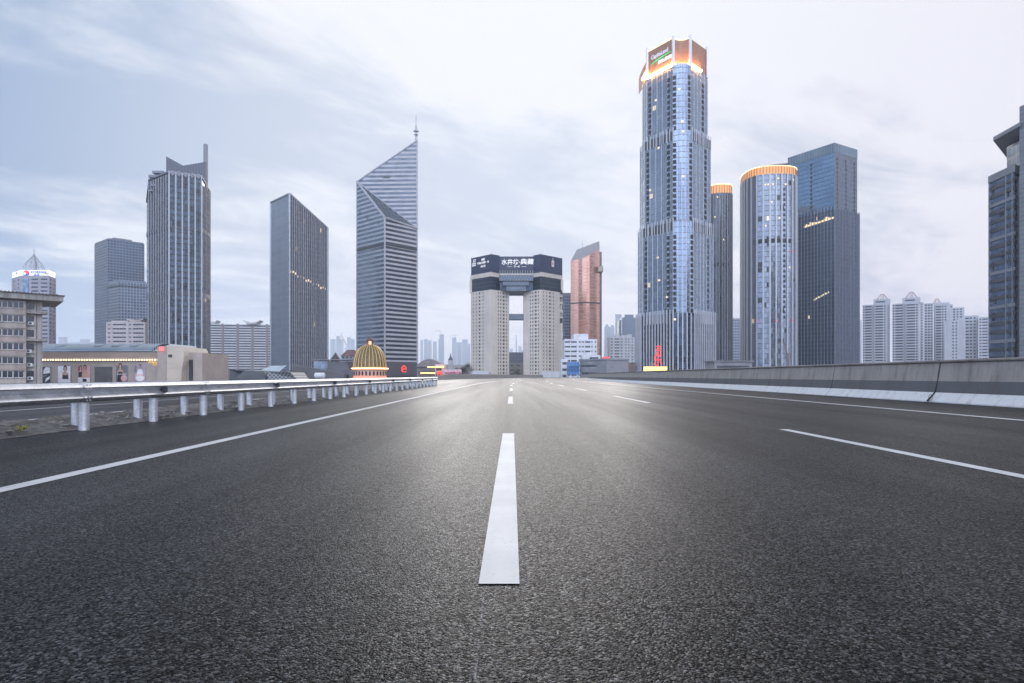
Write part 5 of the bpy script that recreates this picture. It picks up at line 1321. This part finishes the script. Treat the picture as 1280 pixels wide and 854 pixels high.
# ---- middle ground right of the twin leg building
wh = M['white']
def midblock(label, name, cat, pl, pr, ptop, Y, dep, cols, pitch=3., lo=1., hi=2.2, m=None, fr=True, bars=2, slant=0, group=None, extra=()):
    pol = slab(pl, Y, pr, Y + slant, dep); t = building(name, label, cat, pol, group); z = wz(ptop, Y); Wt = Walls(t, .35); s_ = Y / F
    Wt.wall(pol[0], pol[1], GZ, z, [((c0 - pl) * s_, (c1 - pl) * s_) for c0, c1 in cols], rows_of(GZ, z - .5, pitch, lo, hi), 0, M['win'] , M['frame'] if fr else None, bars)
    for i in (1, 2, 3): Wt.wall(pol[i], pol[(i + 1) % 4], GZ, z, [], [])
    Wt.mb.face([(*p, z) for p in pol]); Wt.done([m or wh])
    for k_, (p0, p1, pt) in enumerate(extra): MB().box(wx(p0, Y), wx(p1, Y), Y + 1, Y + dep - 1, z + .003 * (k_ + 1), wz(pt, Y)).build('penthouse', m or wh, t)
    return t, pol, z
t, pol, z = midblock('white mid rise with ribbon windows and a rooftop box, before the copper tower', 'mid_rise', 'building', 705.5, 746.5, 424, 390, 18, [(706.2, 713), (713.8, 721), (723.5, 726), (727.5, 730), (731.5, 738), (739, 741), (743.4, 745.5)], extra=((717.5, 735.5, 417.3),))
horns = None
t, pol, z = midblock('small white annex stepping down before the white mid rise', 'annex', 'building', 728, 750.5, 444, 340, 10, [(737, 748)], 3, .6, 2.4)
t, pol, z = midblock('white residential block with dense windows, beside the foot of the tallest skyscraper', 'apartment_block', 'apartment building', 762.5, 793.5, 421.5, 600, 16, [(763.4, 766), (768, 774.5), (776, 778.5), (781.5, 783.5), (785, 787), (789.5, 791.5)], 2.9, .9, 2.1, extra=((770, 775, 418.8), (778, 781, 419.2), (784.5, 790, 418)))
lowg = plain('low_grey_wall', (.26, .26, .28), .8, 0, .15, .2); brick = plain('dark_red_brick', (.20, .13, .125), .85, 0, .2, .4)
t, pol, z = midblock('long low grey building with louvred floors, next to the blue billboard', 'low_building', 'building', 725, 758.5, 451.2, 300, 14, [(727, 756)], 3.6, .8, 2.1, lowg, True, 10, slant=-16)
MB().prism(grown(pol, .4), z + .003, z + .8).build('roof', M['steel'], t)
bb = thing('billboard', 'blue billboard with faint dark lettering beside the long low grey building', 'billboard', (wx(716, 298), 298, GZ))
MB().box(wx(708.5, 298), wx(724.3, 298), 297.5, 298, wz(468.5, 298), wz(452.5, 298)).build('panel', plain('billboard_blue', (.09, .20, .42), .5), bb)
text('公寓出租\n商铺招租', 1.5, plain('billboard_ink', (.03, .07, .2), .6), bb, (wx(716.5, 297.4), 297.45, wz(461.5, 297.4)))
mb = MB()
for px in (710, 716, 722.5): mb.box(wx(px, 298.3) - .15, wx(px, 298.3) + .15, 298.02, 298.3, GZ, wz(453, 298.3))
mb.build('support', M['darkmetal'], bb)
midblock('narrow white corner shop building between the twin leg building and the blue billboard', 'low_building', 'building', 701.5, 709.5, 449, 310, 10, [(703, 708.5)], 3.2, .8, 2.2)
midblock('dark red brick low building beside the foot of the tallest skyscraper', 'brick_building', 'building', 777.5, 794, 453.5, 420, 12, [(779, 781), (783, 785), (787, 789), (791, 793)], 3., .9, 2.2, brick)
midblock('mauve grey low building with a plain front, left of the dark red brick one', 'low_building', 'building', 766, 777, 452.5, 430, 12, [(768, 770), (772, 775)], 3.2, .9, 2.2, plain('mauve_wall', (.28, .24, .26), .8))
midblock('dark brown building carrying the red neon row, at the foot of the copper tower', 'low_building', 'building', 752, 765.5, 447.5, 350, 12, [(758.5, 764)], 3.2, .8, 2.2, plain('brown_wall', (.13, .095, .1), .8))
rn = thing('neon_sign', 'row of four glowing red neon blobs on the dark brown building', 'sign', (wx(757.5, 349), 349, wz(449.3, 349)))
for i in range(4): MB().box(wx(753 + i * 2.4, 349), wx(754.8 + i * 2.4, 349), 348.6, 349, wz(449, 349), wz(446.2, 349)).build('letter', M['red'], rn)
MB().box(wx(752.7, 349), wx(762.3, 349), 349.003, 349.25, wz(449.35, 349), wz(449.05, 349)).build('rail', M['darkmetal'], rn)
t, pol, z = midblock('flat roofed dark podium behind the concrete parapet, under the slim round ended tower', 'podium', 'building', 893, 940, 452.5, 320, 14, [(896, 937)], 4, .6, 2.6, lowg, False)
MB().prism(grown(pol, .9), z + .003, z + .7).build('roof', M['roofgrey'], t)
t = thing('office_tower', 'hazy grey banded block between the slim and the broad round towers', 'office building', (wx(921, 720), 728, GZ))
MB().prism(slab(908, 720, 930, 720, 18), GZ, wz(398, 720)).build('facade', facade('hazy_bands', 3.3, 3, .8, .42, (.12, .15, .2), None, (.27, .29, .33), (.28, .30, .35), .4, .2), t)
cn = thing('crane', 'thin dark crane jib leaning by the foot of the broad round tower', 'crane', (wx(985, 300), 300, GZ))
mb = MB(); q = lambda px, py: (wx(px, 300), 300, wz(py, 300)); mb.tube((wx(986, 300), 300, GZ), q(985, 446), .45, .4, 6); mb.tube(q(985, 446), q(980.5, 430), .4, .22, 6); mb.tube(q(980.5, 430), q(979, 427), .2, .15, 6); mb.build('jib', plain('crane_paint', (.22, .15, .13), .6), cn)
MB().box(wx(984, 300), wx(988, 300), 299, 301.5, GZ, GZ + 2).build('carriage', M['darkmetal'], cn)

# ---- middle ground between the finned skyscraper and the dome
slate = plain('slate_roof', (.085, .095, .105), .6, .1, .12, .3); dkw = plain('dark_concrete', (.125, .125, .135), .85, 0, .2, .2)
def crystal(label, pts, Y, dep, m, name='pavilion'):
    t = thing(name, label, 'building', (wx(sum(p[0] for p in pts) / len(pts), Y), Y + dep / 2, GZ))
    mb = MB(); n = len(pts); fp = [(wx(x, Y), Y + dy_, wz(y, Y)) for x, y, dy_ in pts]; bp_ = [(x, Y + dep, z) for x, y, z in fp]
    mb.face([(fp[0][0], fp[0][1], GZ)] + fp + [(fp[-1][0], fp[-1][1], GZ)])
    for i in range(n - 1): mb.face([fp[i], bp_[i], bp_[i + 1], fp[i + 1]][::-1])
    for a, b in ((fp[0], bp_[0]), (fp[-1], bp_[-1])): mb.face([(a[0], a[1], GZ), (b[0], b[1], GZ), b, a])
    mb.build('shell', m, t); return t
t = crystal('dark slate folded roof pavilion, left one of a pair beside the small grey gatehouse', [(287, 462.5, 0), (310, 463.2, -3), (318, 474, 0)], 215, 12, slate)
t = crystal('dark slate folded roof pavilion, beside the diamond patterned pavilion', [(303, 473, -5), (311, 463, -3.2), (336, 464.6, -4), (341, 474, -5)], 208, 12, slate)
m_, nt_, b_n = newmat('diamond_panel'); kk = N(nt_); u_, v_, _ = kk.sep(kk.obj())
aa = kk.math('FRACT', kk.math('MULTIPLY', kk.math('ADD', u_, kk.sep(kk.obj())[2]), .75)); bb_ = kk.math('FRACT', kk.math('MULTIPLY', kk.math('SUBTRACT', u_, kk.sep(kk.obj())[2]), .75))
kk.put(b_n.inputs['Base Color'], kk.mix(kk.math('MINIMUM', kk.math('GREATER_THAN', aa, .3), kk.math('GREATER_THAN', bb_, .3)), (.33, .35, .37), (.09, .1, .11)))
t = crystal('pavilion clad in pale diamond lattice panels before the steel blue wedge tower', [(334, 464.3, 0), (365, 465.2, -2), (371, 474, 0)], 204, 12, m_)
pg = thing('glass_pyramid', 'low pale blue glass pyramid roof behind the diamond patterned pavilion', 'pavilion', (wx(344, 250), 255, GZ))
mb = MB(); A, B, C_, D_ = (wx(326, 250), 248, wz(464, 250)), (wx(352, 250), 246, wz(466, 250)), (wx(359, 256), 256, wz(456.5, 256)), (wx(336, 260), 262, wz(457.5, 260))
mb.face([A, B, C_]); mb.face([A, C_, D_]); mb.face([A, D_, (D_[0], D_[1], GZ), (A[0], A[1], GZ)]); mb.face([(A[0], A[1], GZ), (B[0], B[1], GZ), B, A]); mb.face([(B[0], B[1], GZ), (C_[0], C_[1], GZ), C_, B])
mb.build('glass_roof', facade('pyramid_glass', 1.6, 1.6, .12, .07, (.42, .55, .68), (.3, .4, .52), (.2, .22, .25), (.2, .22, .25), .7, .12, tilt=.03), pg)
t, pol, z = midblock('small old grey gatehouse with arched windows, at the foot of the finned skyscraper', 'gatehouse', 'building', 260.5, 283, 464.5, 232, 9, [(264, 267), (270.5, 273.5), (277, 279.5)], 3.6, .7, 2.3, plain('old_grey', (.22, .22, .225), .85, 0, .25, .6), True, 1, extra=((265, 269, 462.5), (271, 276, 462)))
t, pol, z = midblock('long dark grey station building with a sloping ramp, left of the golden dome', 'station', 'building', 362, 443, 462.5, 270, 22, [(371, 377), (380, 392), (408, 422), (424, 436)], 4.5, .8, 2.8, dkw, False)
mb = MB(); x0, x1 = wx(366, 262), wx(430, 262); mb.prism([(x0, 262), (x1, 262), (x1, 266), (x0, 266)], GZ, [wz(456, 262), wz(467, 262), wz(467, 262), wz(456, 262)]); mb.build('ramp', dkw, t)
MB().box(wx(395, 285), wx(412, 285), 282, 290, z + .003, wz(451.5, 285)).build('glass_box', facade('box_glass', 2.2, 1.6, .15, .1, (.27, .34, .42), None, (.2, .22, .25), (.2, .22, .25), .5, .15), t)
MB().box(wx(412.5, 285), wx(438, 285), 281, 292, z + .006, wz(452.5, 285)).build('upper_storey', dkw, t)
MB().box(wx(394, 284), wx(440, 284), 280, 293, wz(452.3, 284) + .6, wz(451.2, 284) + .6).build('roof', M['roofgrey'], t)
tk = thing('water_tank', 'white horizontal storage tank on legs beside the golden dome', 'tank', (wx(399.5, 205), 205, GZ))
mb = MB(); x0, x1, zc_ = wx(393.2, 205), wx(406.3, 205), wz(469.5, 205); mb.tube((x0 + .3, 205, zc_), (x1 - .3, 205, zc_), .95, n=16); mb.tube((x0, 205, zc_), (x0 + .3, 205, zc_), .5, .95, 16); mb.tube((x1 - .3, 205, zc_), (x1, 205, zc_), .95, .5, 16); mb.build('tank_body', M['white'], tk)
for x in (x0 + .8, x1 - .8):
    MB().box(x - .15, x + .15, 204.5, 205.5, GZ, zc_ - .8).build('leg', M['steel'], tk)
redt = plain('red_brown_tile', (.22, .12, .11), .8, 0, .2, .2)
def house(label, pl, pr, peave, pridge, Y, dep, wallm, roofm, hip=.25, name='house'):
    x0, x1, ze, zr_ = wx(pl, Y), wx(pr, Y), wz(peave, Y), wz(pridge, Y); t = thing(name, label, 'house', ((x0 + x1) / 2, Y + dep / 2, GZ))
    Wt = Walls(t, .2); pol = [(x0, Y), (x1, Y), (x1, Y + dep), (x0, Y + dep)]
    Wt.wall(pol[0], pol[1], GZ, ze, cols_of(x1 - x0, max(2, int((x1 - x0) / 3.4)), 1.3), [(ze - 2.2, ze - .8)], 0, M['win'])
    for i in (1, 2, 3): Wt.wall(pol[i], pol[(i + 1) % 4], GZ, ze, [], [])
    Wt.done([wallm]); o = .5; w_ = x1 - x0; r0_, r1_ = (x0 + w_ * hip, Y + dep / 2, zr_), (x1 - w_ * hip, Y + dep / 2, zr_)
    e = [(x0 - o, Y - o, ze), (x1 + o, Y - o, ze), (x1 + o, Y + dep + o, ze), (x0 - o, Y + dep + o, ze)]
    mb = MB(); mb.face([e[0], e[1], r1_, r0_]); mb.face([e[1], e[2], r1_]); mb.face([e[2], e[3], r0_, r1_]); mb.face([e[3], e[0], r0_]); mb.face(e[::-1]); mb.build('roof', roofm, t); return t
house('pale house with a red brown hipped roof, behind the station building', 426.5, 446, 445, 437, 560, 14, plain('house_pale', (.4, .4, .42), .8), redt)
house('small turret with a steep dark pointed roof, beside the red roofed house', 413.5, 422.5, 450, 440.3, 540, 7, M['roofgrey'], plain('turret_roof', (.12, .1, .11), .8), .5, 'turret')

# ---- between the banded skyscraper and the twin leg building
t, pol, z = midblock('brown hall with a low curved roof, right of the banded skyscraper podium', 'hall', 'building', 521, 553, 458.5, 420, 20, [(523, 551)], 5, .8, 2.2, plain('hall_brown', (.19, .165, .165), .8), False)
mb = MB(); x0, x1 = wx(520, 420), wx(554.5, 420)
for j in range(12):
    u0, u1 = j / 12, (j + 1) / 12; q = lambda u: (x0 + (x1 - x0) * u, z + .05 + 5.2 * math.sin(math.pi * u) ** .8)
    a, b = q(u0), q(u1); mb.face([(a[0], 418, a[1]), (b[0], 418, b[1]), (b[0], 442, b[1]), (a[0], 442, a[1])]); mb.face([(a[0], 418, z - .1), (b[0], 418, z - .1), (b[0], 418, b[1]), (a[0], 418, a[1])])
mb.build('roof', plain('hall_roof', (.21, .18, .185), .7), t)
for label, p0, p1, q0, q1, Y in (('upper warm lit fascia strip of the mall front', 535, 554.5, 459.6, 457.2, 400), ('lower warm lit fascia strip of the mall front', 526, 545, 467.5, 465.3, 380)): pass
t, pol, z = midblock('dark shopfront with glowing amber fascia strips, before the brown curved roof hall', 'shopfront', 'shop', 524.5, 545.5, 460, 385, 12, [(526, 544)], 4.6, .8, 2.8, dkw, False)
amb = lamp('amber_strip', (1., .60, .22), 2.2)
MB().box(wx(525.5, 384), wx(545, 384), 384.3, 384.9, wz(467.3, 384), wz(465.6, 384)).build('light_strip', amb, t); MB().box(wx(534, 384), wx(545.3, 384), 384.3, 384.9, wz(459.6, 384), wz(458.2, 384)).build('light_strip', amb, t)
t, pol, z = midblock('pale pink shop pavilion with red striped columns and an amber canopy', 'pavilion', 'shop', 543.8, 558, 455.5, 370, 8, [(545, 552)], 4, .7, 2.6, plain('pavilion_pink', (.45, .36, .37), .8), False)
for i in range(4): MB().box(wx(546.5 + i * 1.7, 369), wx(547.4 + i * 1.7, 369), 368.6, 369.9, GZ, wz(464, 369)).build('red_column', lamp('red_column', (1., .12, .1), .8) if i == 0 else bpy.data.materials['red_column'], t)
MB().box(wx(544.5, 368), wx(554.5, 368), 367.5, 369.99, wz(459.8, 368), wz(458, 368)).build('canopy', amb, t)
ho = thing('hoarding', 'pale pink roadside hoarding with a row of red characters', 'hoarding', (wx(565.5, 300), 300, GZ))
MB().box(wx(554.5, 300), wx(577, 300), 299.6, 300, wz(470.5, 300), wz(462, 300)).build('panel', plain('hoarding_pink', (.62, .42, .46), .6), ho); text('欢乐购物广场', 1.35, plain('hoarding_red', (.42, .03, .07), .5), ho, (wx(566, 299.5), 299.55, wz(466.7, 299.5)), bold=.03)
MB().box(wx(555, 300), wx(577, 300), 300.01, 300.3, GZ, wz(470, 300)).build('support', M['darkmetal'], ho)
ch = thing('church_tower', 'slim grey church tower with a dark needle spire, beside the pink hoarding', 'church', (wx(563.2, 430), 430, GZ))
x = wx(563.2, 430); MB().box(x - 1.6, x + 1.6, 428.4, 431.6, GZ, wz(450.5, 430)).build('tower', plain('church_grey', (.4, .39, .4), .8), ch); mb = MB(); mb.lathe((x, 430), [(1.9, wz(450.4, 430)), (.7, wz(446.5, 430)), (0, wz(441, 430))], 8); mb.build('spire', plain('spire_dark', (.1, .1, .13), .6), ch)
midblock('plain grey box building left of the twin leg building', 'low_building', 'building', 566, 583.5, 456.5, 450, 14, [(569, 572), (575, 578)], 3.4, .9, 2.0, plain('box_grey', (.33, .31, .31), .8))
t, pol, z = midblock('dim office block seen through the opening of the twin leg building', 'office_block', 'building', 633, 660, 440.5, 640, 16, [(637.5, 639.5), (641, 643.5), (645, 647.5), (649, 651.5), (653, 655)], 3.4, .9, 2.4, plain('dim_blue_wall', (.17, .19, .25), .8))
midblock('pale low building with a grey roof inside the opening of the twin leg building', 'low_building', 'building', 634, 658, 453.5, 575, 9, [(638, 642), (646, 650)], 4, .9, 2.4, lowg)
def tree(label, px, Y, h, r, seed):
    rr = random.Random(seed); t = thing('tree', label, 'tree', (wx(px, Y), Y, GZ)); x, y = wx(px, Y), Y
    mb = MB().tube((x, y, GZ), (x, y, GZ + h * .55), .3, .18); br = []
    for i in range(6):
        a = rr.uniform(0, 6.28); e = Vector((x + r * .6 * math.cos(a), y + r * .6 * math.sin(a), GZ + h * rr.uniform(.6, .85))); mb.tube((x, y, GZ + h * .45), e, .14, .05, 5); br.append(e)
    mb.build('trunk', M['trunk'], t); cr_ = MB()
    for q in range(1500):
        e = rr.choice(br) if q % 3 else Vector((x, y, GZ + h * .85)); p = e + Vector((rr.gauss(0, r * .3), rr.gauss(0, r * .3), rr.gauss(0, r * .26))); s_ = rr.uniform(.12, .3)
        u = Vector((rr.uniform(-1, 1), rr.uniform(-1, 1), rr.uniform(-1, 1))).normalized() * s_; v = u.cross(Vector((rr.uniform(-1, 1), rr.uniform(-1, 1), 1))).normalized() * s_ * .6
        cr_.face([p - u, p + v, p + u, p - v])
    cr_.build('crown', M['leaf'], t)
tree('dark bushy tree close to the left leg of the twin leg building', 585, 440, 20, 3.6, 5); tree('lower dark tree beside the bushy one near the twin leg building', 579, 445, 17, 3.2, 6)
tree('rusty leaved tree in the opening of the twin leg building', 646, 480, 15, 4, 7)

# ---- far silhouettes, faded by the air
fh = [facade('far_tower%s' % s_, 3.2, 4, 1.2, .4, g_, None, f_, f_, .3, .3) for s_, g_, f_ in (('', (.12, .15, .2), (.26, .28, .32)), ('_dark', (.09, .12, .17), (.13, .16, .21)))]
def far(label, pl, pr, ptop, Y, m=0, cap=None, group='pale towers on the far skyline', dep=24):
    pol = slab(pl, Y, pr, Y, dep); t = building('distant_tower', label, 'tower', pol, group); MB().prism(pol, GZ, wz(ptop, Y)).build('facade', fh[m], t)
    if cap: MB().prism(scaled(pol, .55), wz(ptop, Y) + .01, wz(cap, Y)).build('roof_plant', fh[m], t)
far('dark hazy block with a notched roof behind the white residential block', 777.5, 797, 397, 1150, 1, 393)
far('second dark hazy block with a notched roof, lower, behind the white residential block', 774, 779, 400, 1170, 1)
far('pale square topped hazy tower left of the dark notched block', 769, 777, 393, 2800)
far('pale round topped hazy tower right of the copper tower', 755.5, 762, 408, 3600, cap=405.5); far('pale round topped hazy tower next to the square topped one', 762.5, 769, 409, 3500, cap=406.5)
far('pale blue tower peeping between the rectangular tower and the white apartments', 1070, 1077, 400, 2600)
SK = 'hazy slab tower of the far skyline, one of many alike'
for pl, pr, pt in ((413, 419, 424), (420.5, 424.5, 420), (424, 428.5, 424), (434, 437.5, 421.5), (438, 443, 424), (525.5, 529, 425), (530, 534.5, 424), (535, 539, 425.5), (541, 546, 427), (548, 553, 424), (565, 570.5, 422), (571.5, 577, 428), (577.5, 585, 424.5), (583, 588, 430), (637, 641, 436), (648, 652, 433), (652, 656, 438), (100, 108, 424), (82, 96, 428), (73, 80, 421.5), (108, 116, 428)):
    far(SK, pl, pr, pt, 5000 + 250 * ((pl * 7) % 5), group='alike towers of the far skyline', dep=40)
far('hazy blue tower under construction below a pale crane, the highest on the far skyline', 549.5, 555, 418, 4200)
def tcrane(label, px, pt, Y, j0, j1, lift=0):
    t = thing('tower_crane', label, 'crane', (wx(px, Y), Y, GZ)); mb = MB(); x = wx(px, Y); z = wz(pt, Y); s_ = Y / F * .22
    mb.tube((x, Y, GZ), (x, Y, z), s_, n=4); mb.tube((wx(j0, Y), Y, z - s_ * 3), (wx(j1, Y), Y, z - s_ * 3 + lift), s_ * .8, n=4); mb.tube((x, Y, z), (wx(j1, Y), Y, z - s_ * 3 + lift), s_ * .4, n=4); mb.tube((x, Y, z), (wx(j0, Y), Y, z - s_ * 3), s_ * .4, n=4); mb.build('frame', M['steel'], t)
tcrane('faint tower crane above the highest tower of the far skyline', 550.5, 413, 4190, 543, 553)
tcrane('second faint tower crane above the far skyline, near the twin leg building', 569, 419, 4400, 562, 572)
lc = thing('luffing_crane', 'white lattice crane with a raised jib above the red roofed house', 'crane', (wx(433, 900), 900, GZ))
mb = MB(); mb.tube((wx(432.5, 900), 900, GZ), (wx(432.5, 900), 900, wz(434, 900)), .9, n=4); mb.build('mast', M['frame'], lc); mb = MB(); mb.tube((wx(434, 900), 900, wz(433, 900)), (wx(425.8, 900), 900, wz(417.3, 900)), 1.0, .8, 4); mb.tube((wx(425.8, 900), 900, wz(417.3, 900)), (wx(427.5, 900), 900, wz(416.5, 900)), .8, n=4); mb.build('jib', M['frame'], lc)
tvm = thing('broadcast_mast', 'thin hazy broadcast mast seen through the opening of the twin leg building', 'mast', (wx(645.3, 2400), 2400, GZ))
mb = MB(); x = wx(645.3, 2400); mb.tube((x, 2400, GZ), (x, 2400, wz(446, 2400)), 9, 5, 8); mb.tube((x, 2400, wz(446, 2400)), (x, 2400, wz(419, 2400)), 3.4, 2, 6); mb.build('shaft', M['steel'], tvm)
rr = random.Random(3)
for i in range(150):
    Y = rr.uniform(650, 2400); px = rr.choice([rr.uniform(405, 450), rr.uniform(518, 592), rr.uniform(518, 592), rr.uniform(632, 660), rr.uniform(700, 800), rr.uniform(70, 140), rr.uniform(1060, 1240), rr.uniform(395, 450)])
    w_ = rr.uniform(10, 34); h = rr.uniform(10, 18) + max(0, (Y - 700)) * .022 * rr.uniform(.5, 1.1); x = wx(px, Y)
    t = thing('low_rise', 'hazy low rise block among the crowded distant rooftops', 'building', (x, Y, GZ), 'crowded distant rooftops')
    MB().box(x - w_ / 2, x + w_ / 2, Y, Y + 12, GZ, GZ + h).build('wall', [wh, lowg, M['roofgrey'], redt, plain('far_wall', (.35, .33, .34), .8) if i == 0 else bpy.data.materials['far_wall']][rr.randrange(5) if i else 4], t)
    if rr.random() < .6: MB().prism([(x - w_ / 2 - .3, Y - .3), (x + w_ / 2 + .3, Y - .3), (x + w_ / 2 + .3, Y + 12.3), (x - w_ / 2 - .3, Y + 12.3)], GZ + h + .01, GZ + h + .8).build('roof', rr.choice([redt, M['roofgrey'], slate]), t)
